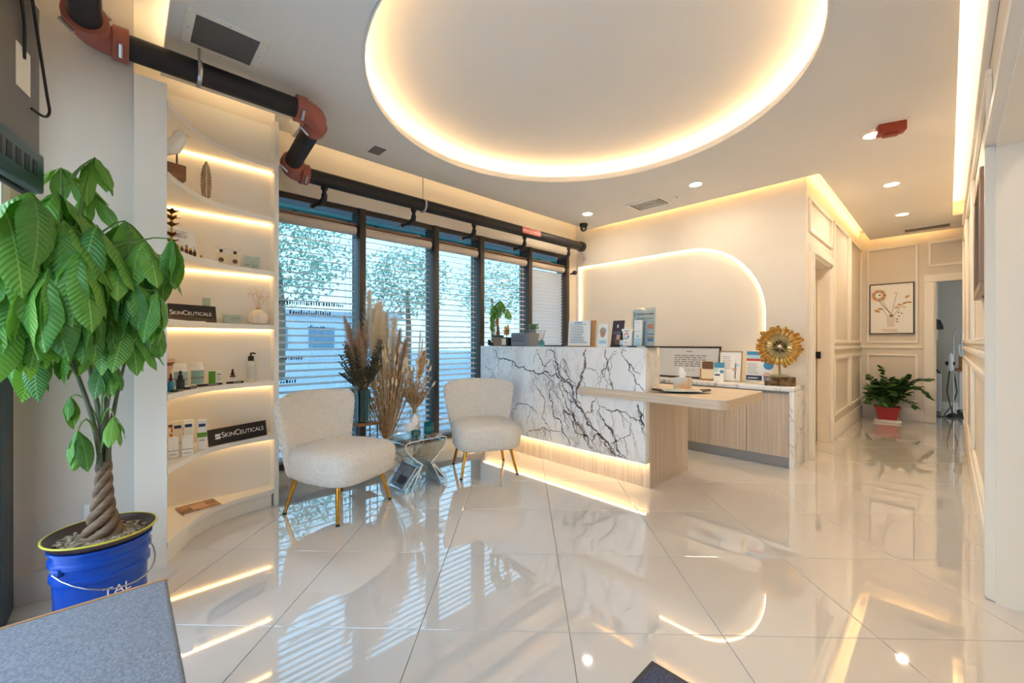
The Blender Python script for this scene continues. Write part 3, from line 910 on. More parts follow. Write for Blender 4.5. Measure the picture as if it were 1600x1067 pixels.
VEINS = [([(768, 545), (778, 560), (800, 564), (820, 577), (848, 583), (876, 592), (902, 606), (908, 600)], 4.5, 0), ([(855, 545), (868, 565), (874, 585), (880, 592), (895, 620), (912, 645), (930, 672), (955, 700), (985, 725)], 6, 0),
         ([(915, 543), (914, 565), (908, 585), (904, 603), (907, 630)], 8, 1), ([(945, 543), (949, 565), (952, 590)], 4, 1), ([(972, 543), (980, 565), (995, 600), (1006, 640)], 3, 0), ([(963, 548), (948, 570), (940, 580), (950, 600)], 3, 1),
         ([(828, 580), (840, 608), (850, 640), (858, 668), (866, 700)], 3, 1), ([(848, 583), (858, 615), (864, 645), (878, 672), (892, 700)], 4, 0), ([(872, 598), (884, 625), (898, 655), (916, 680), (930, 706)], 5, 1), ([(880, 640), (898, 655), (912, 676), (916, 690)], 8, 1),
         ([(800, 640), (815, 630), (830, 636), (840, 645)], 3, 0), ([(822, 676), (850, 668), (882, 668)], 3, 1), ([(936, 640), (948, 665), (962, 690), (975, 712)], 5, 0), ([(935, 632), (965, 640), (985, 652), (1002, 656), (1008, 680)], 3, 0), ([(996, 632), (1002, 645), (1008, 668)], 6, 0),
         ([(757, 566), (770, 582), (778, 594)], 2, 1), ([(838, 545), (846, 562), (852, 573), (864, 562)], 4, 1), ([(880, 560), (886, 585), (900, 600)], 2.5, 0), ([(925, 690), (935, 678), (950, 700), (962, 718)], 6, 1), ([(890, 612), (892, 640), (910, 668), (918, 690)], 2, 0), ([(860, 590), (862, 610), (880, 640), (900, 690)], 2, 0), ([(985, 660), (975, 685), (960, 690), (940, 690)], 2, 0), ([(912, 650), (925, 632), (932, 622)], 4, 1), ([(868, 566), (880, 600), (900, 634), (920, 652)], 2.5, 0)]
gv = [G(), G()]
for pts, w_, k_ in VEINS:
    base_p = [px_face(*p) for p in pts]
    vein_ribbon(gv[k_], vein_path(base_p), 0.0017 * w_, 0.0004)
    for _ in range(5):
        i_ = vr.randrange(len(base_p)); p0 = base_p[i_]; a_ = vr.choice((-1.1, -1.35, -0.7, -1.9)) ; L_ = vr.uniform(0.05, 0.22)
        vein_ribbon(gv[vr.random() < 0.5], vein_path([p0, (p0[0] - L_ * 0.5 * math.cos(a_) + vr.uniform(-0.02, 0.02), p0[1] + L_ * 0.5 * math.sin(a_)), (p0[0] - L_ * math.cos(a_), p0[1] + L_ * math.sin(a_))], 4, 0.16), 0.0028, 0.0003)
mf = next(o for o in desk.children if o.name.startswith('marble_front'))
for g_, m_ in zip(gv, (mat('vein_slate', c(62, 62, 74), 0.2, noise=((25, 25, 25), c(128, 126, 132))), mat('vein_umber', c(104, 88, 76), 0.2, noise=((25, 25, 25), c(172, 156, 140))))):
    obj('veining', g_, m_, mf)['kind'] = 'stuff'

# ---- console cabinet along the end wall
con = thing('console_cabinet', 'low oak console cabinet with white marble top along the arched wall', 'cabinet', (4.46, 0.965, 0))
obj('carcass', G().box((0.03, 0.04, 0.1), (0.39, 2.7, 0.715)), M_oak, con)
obj('marble_top', G().box((0, 0.0, 0.715), (0.393, 2.7, 0.755), 0.003), M_marblesoft, con)
obj('marble_end', G().box((0, 0.0, 0), (0.393, 0.04, 0.7145), 0.003), M_marblesoft, con)
obj('toe_kick', G().box((0.05, 0.041, 0), (0.06, 2.7, 0.1)), M_greymetal, con)
obj('finger_pull', G().box((0.028, 0.041, 0.69), (0.034, 2.7, 0.714)), M_greymetal, con)
for k in range(7):
    y0 = 0.045 + k * 0.357
    d_ = obj('door', G().box((0.012, y0, 0.102), (0.0295, y0 + 0.353, 0.688), 0.0015), M_oak, con)

# ---- boucle slipper chairs
def make_chair(label, loc, rz):
    t = thing('slipper_chair', label, 'chair', (loc[0], loc[1], 0), rz, 'boucle slipper chairs')
    g = G(); rings = []
    def outline(k, z):
        pts = []
        for j in range(40):
            a_ = 2 * PI * j / 40
            cx, sy = math.cos(a_), math.sin(a_)
            e = 0.42
            hx = 0.30 * k; hy = 0.315 * k
            x = hx * math.copysign(abs(cx) ** e, cx); y = hy * math.copysign(abs(sy) ** e, sy)
            if y > 0: x *= 1 - 0.18 * (y / hy)
            bow = 0.012 * (1 - (x / hx) ** 2) if y < 0 else 0
            pts.append((x, y - 0.015 - bow, z))
        return pts
    for k, z in ((0.78, 0.238), (0.90, 0.243), (0.965, 0.265), (0.985, 0.31), (1.0, 0.36), (0.995, 0.40), (0.965, 0.425), (0.90, 0.442), (0.75, 0.452), (0.4, 0.458), (0.1, 0.459)):
        rings.append(outline(k, z))
    g.loft(rings)
    obj('seat', g, M_boucle, t, sharp=80)
    # backrest: bent slab flaring out to the top
    g = G(); rings = []
    nv = 16
    for i in range(nv + 1):
        v = i / nv
        z = 0.255 + 0.56 * v
        w = 0.25 + 0.095 * min(1, v * 1.25) ** 0.8
        th = 0.05 - 0.006 * v
        if v > 0.86:
            q = (v - 0.86) / 0.14
            w *= 1 - 0.16 * (1 - math.sqrt(max(0, 1 - q * q)))
            th *= max(0.25, math.sqrt(max(0.0, 1 - q * q * 0.94)))
        if v < 0.06:
            th *= 0.7 + 5 * v
        ring = []
        n = 44
        for j in range(n):
            a_ = 2 * PI * j / n
            cx, sy = math.cos(a_), math.sin(a_)
            u = math.copysign(abs(cx) ** 0.45, cx); s_ = math.copysign(abs(sy) ** 0.6, sy)
            ux = u * w
            bend = 0.55 * u * u * 0.22 * (0.55 + 0.45 * v)
            yb = 0.245 + 0.075 * v ** 1.3 - bend
            nx = -0.30 * u
            ring.append((ux + nx * s_ * th * -0.6, yb + s_ * th, z - 0.03 * (u * u) * max(0, v - 0.75) * 2.2))
        rings.append(ring)
    g.loft(rings)
    obj('backrest', g, M_boucle, t, sharp=80)
    for sx in (-1, 1):
        for sy in (-1, 1):
            top = (sx * 0.195, sy * 0.185 - 0.01, 0.262); bot = (sx * 0.25, sy * 0.24 - 0.01, 0.0)
            l_ = obj('leg', G().tube([bot, top], [0.0105, 0.0175], 14), M_gold, t)
            b2 = Vector(bot); d_ = (Vector(top) - b2).normalized()
            obj('foot_cap', G().tube([b2, b2 + d_ * 0.014], [0.0125, 0.0125], 12), M_darkplastic, l_)
    return t
make_chair('cream boucle slipper chair beside the lit shelf unit', (1.1225, 2.99), math.radians(23.6))
make_chair('cream boucle slipper chair against the marble desk', (2.43, 2.95), math.radians(-27.3))

# ---- grey bench at the near corner
bench = thing('upholstered_bench', 'grey felt upholstered bench in the near corner', 'bench', (-0.30, 0.45, 0))
obj('cushion', G().box((0, 0, 0.37), (0.40, 1.19, 0.45), 0.012, seg=3), M_greyfab, bench)
obj('back_board', G().box((0, 1.192, 0.05), (0.40, 1.202, 0.447)), M_oakdark, bench)
obj('base', G().box((0.005, 0.005, 0.05), (0.395, 1.19, 0.37)), M_greyfab, bench)
for x in (0.03, 0.33):
    for y in (0.04, 1.11):
        obj('foot', G().box((x, y, 0), (x + 0.04, y + 0.04, 0.05)), M_darkwood, bench)

# ---- television facing the street, its back to the room
tv = thing('television', 'wall television seen from behind above the plant, grey back with vents', 'television', (-0.391, 1.944, 1.752), math.radians(-13.8))
obj('panel', G().box((-0.035, 0, 0), (-0.012, 0.585, 0.76), 0.006), M_darkplastic, tv)
M_tvgrey = mat('tv_grey', c(118, 114, 110), 0.45)
obj('back_cover', G().box((-0.012, 0.006, 0.165), (0.014, 0.578, 0.75), 0.006), M_tvgrey, tv)
lowc = obj('lower_housing', G().box((-0.012, 0.006, 0.008), (0.03, 0.572, 0.165), 0.012, seg=3), mat('tv_teal_reflection', c(46, 74, 82), 0.35), tv)  # reflected teal light is put into the housing colour
for k in range(8):
    obj('vent_slot', G().box((0.029, 0.06 + k * 0.06, 0.06), (0.0312, 0.095 + k * 0.06, 0.12)), M_darkplastic, lowc)
obj('port_plate', G().box((0.0135, 0.40, 0.36), (0.0155, 0.50, 0.52)), M_trim, tv)
obj('cable', G().tube(catmull([(0.035, 0.40, 1.0), (0.035, 0.44, 0.78), (0.04, 0.50, 0.56), (0.045, 0.545, 0.40), (0.048, 0.556, 0.34), (0.04, 0.535, 0.31), (0.022, 0.49, 0.315)]), 0.005, 8), M_darkplastic, tv)
obj('cable', G().tube(catmull([(0.03, 0.34, 1.0), (0.028, 0.38, 0.75), (0.025, 0.43, 0.6), (0.018, 0.45, 0.48)]), 0.005, 8), M_darkplastic, tv)
obj('bracket', G().box((-0.06, 0.2, 0.3), (-0.035, 0.4, 0.5)), M_darkplastic, tv)

# ---- floor mat
fm = thing('floor_mat', 'dark blue-grey carpet mat at the bottom of the picture', 'mat', (0.62, 0.12, 0.0005))
obj('border', G().box((0, 0, 0), (0.79, 0.625, 0.005), 0.002), mat('rubber', c(62, 64, 70), 0.6), fm)
obj('pile', G().box((0.02, 0.02, 0.004), (0.77, 0.605, 0.010), 0.002), mat('mat_pile', c(58, 66, 92), 0.95, noise=((90, 90, 90), c(88, 96, 120)), bump=(120, 0.6, 0.004)), fm)

# ---- ceiling fixtures
dl_lab = ['recessed downlight nearest the security camera', 'recessed downlight above the arch, by the smoke sensor', 'recessed downlight beside the red fire alarm', 'middle recessed downlight of the hall row', 'recessed downlight nearest the hall return grille']
for (x, y), lab in zip(((4.178, 3.06), (4.19, 1.743), (4.18, 0.395), (5.62, 0.39), (7.035, 0.39)), dl_lab):
    t = thing('downlight', lab, 'light', (x, y, ZC), 0, 'recessed downlights')
    obj('trim_ring', G().lathe([(0.072, 0.0), (0.07, -0.004), (0.055, -0.005), (0.053, -0.001)], 28), M_white, t)
    obj('lens', G().lathe([(0.053, -0.003), (0.03, -0.0035), (0.005, -0.0036)], 24), M_down, t)
M_alarm = mat('alarm_red', c(150, 60, 44), 0.35)
t = thing('fire_alarm', 'dark red fire alarm strobe on the ceiling', 'alarm', (4.06, 0.285, ZC), math.radians(20))
obj('housing', G().box((-0.045, -0.08, -0.075), (0.045, 0.08, 0.0), 0.012), M_alarm, t)
obj('strobe_lens', G().box((-0.03, -0.045, -0.09), (0.03, 0.045, -0.07), 0.008), M_alarm, t)
obj('ceiling_plate', G().box((-0.055, -0.09, -0.006), (0.055, 0.09, 0.0), 0.002), M_white, t)
# perforated return grille
t = thing('ceiling_grille', 'white framed perforated return grille beside the black pipe', 'vent', (0.395, 2.62, ZC))
g = G()
for a_, b_ in (((-0.175, -0.165), (0.175, -0.13)), ((-0.175, 0.13), (0.175, 0.165)), ((-0.175, -0.13), (-0.135, 0.13)), ((0.135, -0.13), (0.175, 0.13))):
    g.box((a_[0], a_[1], -0.008), (b_[0], b_[1], 0), 0.002, seg=1)
obj('frame', g, M_white, t)
obj('backing', G().box((-0.135, -0.13, -0.0015), (0.135, 0.13, 0.0)), M_greyplastic, t)
g = G()
for k in range(36):
    g.box((-0.135 + k * 0.0075, -0.13, -0.004), (-0.135 + k * 0.0075 + 0.0032, 0.13, -0.002))
for k in range(22):
    g.box((-0.135, -0.13 + k * 0.012, -0.0045), (0.135, -0.13 + k * 0.012 + 0.004, -0.0025))
o = obj('perforated_sheet', g, M_tvgrey, t); o['kind'] = 'stuff'
for x, y in ((-0.155, 0), (0.155, 0), (0, 0.148), (0, -0.148)):
    obj('screw', G().lathe([(0.004, -0.008), (0.004, -0.0095)], 8, (x, y, 0)), M_chrome, t)
# slot diffuser near the arch wall
t = thing('ceiling_diffuser', 'white louvred ceiling diffuser in front of the arched wall', 'vent', (4.40, 2.36, ZC))
g = G()
for a_, b_ in (((-0.16, -0.22), (0.16, -0.18)), ((-0.16, 0.18), (0.16, 0.22)), ((-0.16, -0.18), (-0.12, 0.18)), ((0.12, -0.18), (0.16, 0.18))):
    g.box((a_[0], a_[1], -0.008), (b_[0], b_[1], 0), 0.002, seg=1)
obj('frame', g, M_white, t)
obj('backing', G().box((-0.12, -0.18, -0.001), (0.12, 0.18, 0)), M_darkplastic, t)
for k in range(4):
    r0 = 0.02 + k * 0.026
    g = G()
    for a_, b_ in (((-r0, -r0 - 0.06), (r0, -r0 - 0.05)), ((-r0, r0 + 0.05), (r0, r0 + 0.06)), ((-r0 - 0.004, -r0 - 0.06), (-r0 + 0.006, r0 + 0.06)), ((r0 - 0.006, -r0 - 0.06), (r0 + 0.004, r0 + 0.06))):
        g.box((a_[0], a_[1], -0.004), (b_[0], b_[1], -0.001))
    obj('louvre', g, M_white, t)
t = thing('ceiling_grille', 'beige slatted return grille at the hall end ceiling', 'vent', (8.10, 0.2, ZC))
obj('frame', G().box((-0.13, -0.26, -0.006), (0.13, 0.26, 0), 0.002), M_white, t)
for k in range(9):
    obj('slat', G().box((-0.1 + k * 0.022, -0.22, -0.010), (-0.1 + k * 0.022 + 0.012, 0.22, -0.006)), M_tvgrey, t)
t = thing('ceiling_plate', 'small blank grey cover plate on the ceiling near the pipe', 'plate', (1.533, 3.25, ZC))
obj('plate', G().box((-0.05, -0.07, -0.005), (0.05, 0.07, 0), 0.002), M_tvgrey, t)
obj('screw', G().lathe([(0.004, -0.005), (0.004, -0.0065)], 8, (0, 0.05, 0)), M_chrome, t)
t = thing('ceiling_sensor', 'small white ceiling sensor disc between diffuser and downlight', 'sensor', (4.40, 2.03, ZC))
obj('base', G().lathe([(0.045, 0), (0.043, -0.006), (0.03, -0.009)], 24), M_white, t)
obj('lens', G().lathe([(0.015, -0.009), (0.01, -0.012)], 16), M_greyplastic, t)
t = thing('security_camera', 'black dome security camera in the ceiling corner', 'camera', (4.50, 3.36, ZC))
obj('base', G().lathe([(0.055, 0), (0.055, -0.025), (0.045, -0.035)], 24), M_darkplastic, t)
dm = obj('dome', G().blob((0, 0, -0.06), 0.043, 3), M_darkplastic, t)
dv = Vector((-0.7, -0.6, -0.35)).normalized()
obj('lens', G().tube([Vector((0, 0, -0.06)) + dv * 0.036, Vector((0, 0, -0.06)) + dv * 0.046], 0.018, 14), mat('lens_ring', c(120, 120, 124), 0.3), dm)

# ---- framed mirror on the right wall
t = thing('wall_mirror', 'large brown framed mirror on the panelled hall wall', 'mirror', (3.26, YR, 1.44))
M_mframe = mat('mirror_frame', c(164, 136, 116), 0.4)
W_, H_ = 0.74, 0.65
g = G()
for a_, b_ in (((0, 0), (W_, 0.05)), ((0, H_ - 0.05), (W_, H_)), ((0, 0.05), (0.05, H_ - 0.05)), ((W_ - 0.05, 0.05), (W_, H_ - 0.05))):
    g.box((a_[0], 0.008, a_[1]), (b_[0], 0.036, b_[1]), 0.004, seg=1)
obj('frame', g, M_mframe, t)
obj('mirror_glass', G().box((0.05, 0.012, 0.05), (W_ - 0.05, 0.024, H_ - 0.05)), mat('mirror', c(215, 212, 205), 0.03, metal=1.0), t)
obj('back_cleat', G().box((0.1, 0.001, 0.3), (W_ - 0.1, 0.009, 0.4)), M_darkwood, t)

# ---- botanical picture at the hall end
t = thing('botanical_picture', 'framed watercolour of dried flowers in a vase, at the hall end', 'picture', (XH, 0.34, 1.30))
W_, H_ = 0.505, 0.77
M_frameb = mat('thin_black_frame', c(52, 36, 28), 0.4)
g = G()
for a_, b_ in (((0, 0), (W_, 0.013)), ((0, H_ - 0.013), (W_, H_)), ((0, 0.013), (0.013, H_ - 0.013)), ((W_ - 0.013, 0.013), (W_, H_ - 0.013))):
    g.box((-0.045, a_[0], a_[1]), (-0.015, b_[0], b_[1]))
obj('frame', g, M_frameb, t)
art = obj('canvas', G().box((-0.036, 0.013, 0.013), (-0.016, W_ - 0.013, H_ - 0.013)), M_paper, t)
def flat(name, pts, m, parent, x=-0.0366):
    g = G(); g.poly([(x, W_ - u * W_, v * H_) for u, v in pts]); return obj(name, g, m, parent)
cols = {n_: mat('paint_' + n_, q_, 0.7) for n_, q_ in dict(ochre=c(198, 140, 84), tan=c(216, 180, 130), blue=c(80, 78, 104), brown=c(150, 92, 60), pale=c(226, 216, 210), green=c(86, 80, 62)).items()}
bx = -0.0366
def blotch(u, v, ru, rv, m, a0=0.0, x=-0.0366, n=10):
    flat('brush_mark', [(u + ru * math.cos(2 * PI * k / n) * math.cos(a0) - rv * math.sin(2 * PI * k / n) * math.sin(a0), v + (ru * math.cos(2 * PI * k / n) * math.sin(a0) + rv * math.sin(2 * PI * k / n) * math.cos(a0)) * 0.75) for k in range(n)], m, art, x - rnd.uniform(0, 0.0004))
for k in range(20):
    a_ = 2 * PI * k / 20
    blotch(0.22 + 0.13 * math.cos(a_), 0.77 + 0.09 * math.sin(a_), 0.05, 0.016, cols['ochre'] if k % 3 else cols['brown'], a_)
blotch(0.24, 0.78, 0.03, 0.018, cols['green'])
for k in range(14):
    f_ = k / 13
    blotch(0.25 + 0.24 * f_, 0.65 - 0.24 * f_ ** 0.8, 0.022, 0.008, cols['blue'], rnd.uniform(-1, 1))
for u, v, r_ in ((0.8, 0.60, 0.06), (0.9, 0.61, 0.05), (0.78, 0.52, 0.045), (0.68, 0.57, 0.05), (0.62, 0.52, 0.05), (0.85, 0.72, 0.06), (0.18, 0.46, 0.07), (0.26, 0.5, 0.06), (0.6, 0.81, 0.03), (0.66, 0.79, 0.02)):
    blotch(u, v, r_, r_ * 0.4, cols['tan'] if r_ < 0.05 else cols['ochre'], rnd.uniform(-0.4, 0.5))
for u, v in ((0.66, 0.42), (0.73, 0.40), (0.67, 0.345), (0.63, 0.29), (0.63, 0.24)): blotch(u, v, 0.022, 0.014, cols['green'])
blotch(0.5, 0.36, 0.05, 0.035, cols['brown'])
flat('brush_mark', [(0.39, 0.33), (0.59, 0.33), (0.57, 0.14), (0.41, 0.14)], cols['pale'], art)
flat('brush_mark', [(0.30, 0.10), (0.64, 0.10), (0.64, 0.04), (0.30, 0.04)], cols['pale'], art)
for u0, v0, u1, v1 in ((0.49, 0.36, 0.25, 0.75), (0.54, 0.36, 0.78, 0.6), (0.5, 0.36, 0.62, 0.79), (0.46, 0.3, 0.3, 0.5), (0.44, 0.3, 0.45, 0.2), (0.54, 0.34, 0.55, 0.2)):
    dx, dy = v1 - v0, u0 - u1
    L_ = math.hypot(dx, dy)
    dx, dy = dx / L_ * 0.004, dy / L_ * 0.004
    flat('brush_mark', [(u0 - dx, v0 - dy), (u0 + dx, v0 + dy), (u1 + dx, v1 + dy), (u1 - dx, v1 - dy)], cols['green'], art, -0.0364)
# wall outlet behind the bucket
t = thing('wall_outlet', 'white wall outlet plate behind the blue bucket', 'outlet', (-0.10, 2.85, 0.33))
obj('plate', G().box((-0.035, -0.008, -0.06), (0.045, 0, 0.06), 0.003), M_trim, t)
for z in (-0.028, 0.028): obj('socket', G().box((-0.012, -0.0095, z - 0.014), (0.022, -0.0078, z + 0.014), 0.002), M_paper, t)

# =================================================================== PLANTS AND DRIED FLOWERS
FWD = Vector((math.cos(A), math.sin(A), 0)); RGT = Vector((math.sin(A), -math.cos(A), 0))

def leaf_mesh(L, W, droop, fold, m, nseg=8, vein=True):
    g = G()
    rows = []
    for i in range(nseg + 1):
        t_ = i / nseg
        w = W * 0.5 * max(0.015, math.sin(PI * min(1.0, t_ ** 1.15 * 0.985 + 0.005)) ** 0.85)
        z = -droop * L * t_ * t_
        x = L * (t_ - 0.12 * droop * t_ * t_)
        wav = 0.06 * W * math.sin(t_ * 13)
        rows.append([(x, -w, z - fold * w + wav), (x, -w * 0.5, z + fold * w * 0.1 + wav * 0.3), (x, 0, z - fold * w * 0.25), (x, w * 0.5, z + fold * w * 0.1 - wav * 0.3), (x, w, z - fold * w - wav)])
    g.loft(rows, False, False, close=False)
    me = g.mesh('leaf', m, 60)
    return me

def place_leaf(me, parent, p, az, pitch, roll, s=1.0, name='leaf'):
    o = bpy.data.objects.new(name, me)
    COL.objects.link(o)
    o.parent = parent
    M = Matrix.Translation(p) @ Matrix.Rotation(az, 4, 'Z') @ Matrix.Rotation(pitch, 4, 'Y') @ Matrix.Rotation(roll, 4, 'X') @ Matrix.Scale(s, 4)
    o.matrix_local = M
    return o

# ---- blue bucket
BX, BY = -0.06, 2.40
bk = thing('bucket', 'blue plastic bucket with wire handle holding the money tree', 'bucket', (BX, BY, 0))
obj('body', G().lathe([(0.128, 0.0), (0.132, 0.004), (0.142, 0.24), (0.150, 0.245), (0.150, 0.262), (0.144, 0.266), (0.145, 0.30), (0.154, 0.305), (0.154, 0.322), (0.148, 0.327), (0.149, 0.352), (0.157, 0.356), (0.157, 0.366), (0.145, 0.366), (0.142, 0.34), (0.128, 0.02), (0.02, 0.02)], 40), M_blue, bk)
obj('label_band', G().lathe([(0.1345, 0.05), (0.1395, 0.14), (0.1385, 0.14), (0.1335, 0.05)], 40, cap0=False, cap1=False), mat('bucket_label', c(22, 60, 150), 0.3), bk)
for s_ in (-1, 1):
    obj('handle_ear', G().box((-0.02, s_ * 0.15 - 0.012, 0.285), (0.02, s_ * 0.15 + 0.012, 0.315), 0.006), M_blue, bk, rot=(0, 0, math.radians(-52)))
hp = []
for k in range(15):
    a_ = math.radians(-142 + k * 180 / 14)
    hp.append((0.166 * math.cos(a_), 0.166 * math.sin(a_), 0.30 - 0.10 * math.sin(k / 14 * PI)))
obj('wire_handle', G().tube(hp, 0.003, 6), M_chrome, bk)
gd = bpy.data.objects
text_bm, tw = text_bits([('TAL', 1)], 0.05)
bmesh.ops.transform(text_bm, matrix=Matrix.Diagonal((1, 1, 1, 1)), verts=text_bm.verts)
for v in text_bm.verts:
    a_ = math.radians(-88) + v.co.x / 0.142
    v.co = Vector((0.1437 * math.cos(a_), 0.1437 * math.sin(a_), 0.175 + v.co.y))
me = bpy.data.meshes.new('lettering'); text_bm.to_mesh(me); text_bm.free(); me.materials.append(M_letter)
obj('lettering', me, None, bk)

# ---- money tree in its pot
tree = thing('money_tree', 'tall braided-trunk money tree with big glossy green leaves in the bucket', 'plant', (BX, BY, 0.02))
obj('pot', G().lathe([(0.10, 0.001), (0.118, 0.16), (0.126, 0.31), (0.135, 0.345), (0.155, 0.352), (0.168, 0.368), (0.172, 0.378), (0.166, 0.378), (0.150, 0.362), (0.13, 0.352), (0.122, 0.31), (0.05, 0.30)], 44), M_brownpot, tree)
obj('pot_rim', G().lathe([(0.171, 0.374), (0.1745, 0.376), (0.1745, 0.380), (0.171, 0.382), (0.167, 0.380)], 44, cap0=False, cap1=False), M_yellowrim, tree)
sg_ = G()
sg_.lathe([(0.135, 0.345), (0.12, 0.352), (0.07, 0.357), (0.01, 0.358)], 32)
for k in range(150):
    a_ = rnd.uniform(0, 2 * PI); q = 0.135 * math.sqrt(rnd.random()); s_ = rnd.uniform(0.004, 0.011)
    sg_.blob((q * math.cos(a_), q * math.sin(a_), 0.356), (s_, s_, s_ * 0.7), 1, 0.25)
so = obj('soil', sg_, M_soil, tree); so['kind'] = 'stuff'
TB = 0.345
for k in range(4):
    pts, rr = [], []
    for i in range(30):
        t_ = i / 29
        a_ = 2 * PI * k / 4 + t_ * 2 * PI * 1.6
        q = 0.042 * (1 - t_) ** 3 + 0.021 - 0.006 * t_
        pts.append((q * math.cos(a_) + 0.005 * t_, q * math.sin(a_), TB - 0.02 + 0.33 * t_))
        rr.append(0.019 - 0.008 * t_)
    obj('trunk_strand', G().tube(pts, rr, 10), M_bark, tree)
# loose upper stems
upper = []
for k, (dx, dy, hh) in enumerate(((0.0, 0.05, 1.02), (-0.10, -0.10, 1.30), (0.05, -0.02, 0.98), (-0.16, 0.06, 1.16), (0.07, 0.08, 0.9))):
    pts = [(0.004 + 0.015 * math.cos(k * 1.4) * (1 - i / 9) + dx * (i / 9) ** 1.5, 0.015 * math.sin(k * 1.4) + dy * (i / 9) ** 1.5, TB + 0.29 + (hh - 0.29) * i / 9 * 0.75) for i in range(10)]
    obj('upper_stem', G().tube(pts, [0.010 - 0.0006 * i for i in range(10)], 8), mat('stem_grey%d' % k, c(92, 96, 74), 0.7), tree)
    upper.append(pts)
LM = []
for k in range(10):
    LM.append(leaf_mesh(0.28 * rnd.uniform(0.9, 1.1), 0.100 * rnd.uniform(0.9, 1.15), rnd.uniform(0.15, 0.5), rnd.uniform(0.12, 0.3), M_leaf[k % 4]))
VEIN = []
def tree_px(x, y, d):
    """a point seen at a place of the photograph, d metres in front of the camera, in the tree's own space"""
    return Vector((0, 0, 1.17)) + FWD * d + RGT * ((x - 800) / 644 * d) + Vector((0, 0, -(y - 535) / 644 * d)) - Vector((BX, BY, 0.02))
hubs = [  # where each fan of leaflets is held, leaflet size, how many, droop
    (148, 246, 1.72, 0.55, 5, 0.55), (95, 262, 1.75, 0.6, 5, 0.4), (33, 388, 1.42, 1.0, 6, 0.9), (152, 352, 1.55, 0.88, 6, 0.8), (206, 433, 1.62, 0.72, 6, 1.0), (268, 373, 1.70, 0.62, 5, 1.0),
    (48, 300, 1.45, 0.95, 6, 0.6), (8, 330, 1.38, 0.9, 5, 0.8), (196, 345, 1.74, 0.7, 6, 0.6), (100, 345, 1.5, 0.9, 6, 0.7), (236, 420, 1.78, 0.7, 5, 1.0), (168, 470, 1.72, 0.75, 6, 1.0),
    (70, 470, 1.5, 0.85, 6, 1.0), (15, 470, 1.42, 0.85, 5, 1.0), (120, 430, 1.6, 0.85, 6, 0.9), (235, 495, 1.72, 0.6, 5, 1.0), (170, 505, 1.6, 0.65, 6, 1.0), (110, 510, 1.7, 0.7, 5, 1.0),
    (122, 672, 1.62, 0.52, 6, 0.9), (165, 560, 1.66, 0.55, 5, 1.0), (110, 620, 1.72, 0.38, 5, 0.9), (178, 650, 1.66, 0.42, 4, 0.8), (60, 400, 1.75, 0.8, 5, 0.8), (215, 470, 1.85, 0.65, 5, 1.0), (182, 398, 1.6, 0.75, 5, 0.9), (140, 300, 1.8, 0.55, 4, 0.5), (255, 400, 1.78, 0.6, 4, 1.0), (35, 520, 1.6, 0.7, 5, 1.0),
    (90, 300, 1.6, 0.85, 6, 0.6), (125, 390, 1.48, 0.9, 6, 0.9), (225, 375, 1.68, 0.75, 5, 0.8), (75, 420, 1.42, 0.95, 6, 1.0), (200, 500, 1.66, 0.65, 5, 1.0), (140, 470, 1.52, 0.75, 5, 1.0), (10, 410, 1.5, 0.9, 5, 0.9), (120, 330, 1.7, 0.8, 5, 0.6), (60, 540, 1.55, 0.6, 5, 1.0), (245, 455, 1.66, 0.6, 5, 1.0), (95, 375, 1.62, 0.85, 6, 0.8), (165, 415, 1.7, 0.8, 6, 0.8)]
lrnd = random.Random(21)
for hi, (x, y, d, s_, n, dr) in enumerate(hubs):
    p = tree_px(x, y, d)
    st = min((q for pts in upper for q in pts), key=lambda q: abs(q[2] - (p.z - 0.12)) + 0.3 * (Vector(q).xy - p.xy).length)
    if y > 540:
        st = min((q for pts in upper for q in pts[:3]), key=lambda q: (Vector(q) - p).length)
    st = Vector(st); mid = st.lerp(p, 0.55) + Vector((0, 0, 0.05))
    obj('leaf_stalk', G().tube([st, st.lerp(mid, 0.6) + Vector((0, 0, 0.01)), mid, mid.lerp(p, 0.6) + Vector((0, 0, 0.012)), p], [0.005, 0.0042, 0.0036, 0.003, 0.0026], 6), M_stem, tree)
    out = (p - st); out.z = 0
    az0 = math.atan2(out.y, out.x) if out.length > 0.02 else lrnd.uniform(0, 6.28)
    for k in range(n):
        az = az0 + (k - (n - 1) / 2) * (4.6 / n) + lrnd.uniform(-0.2, 0.2)
        pitch = math.radians(18 + 52 * dr * lrnd.uniform(0.65, 1.1))
        place_leaf(lrnd.choice(LM), tree, p, az, pitch, lrnd.uniform(-0.35, 0.35), s_ * 1.12 * lrnd.uniform(0.85, 1.08))

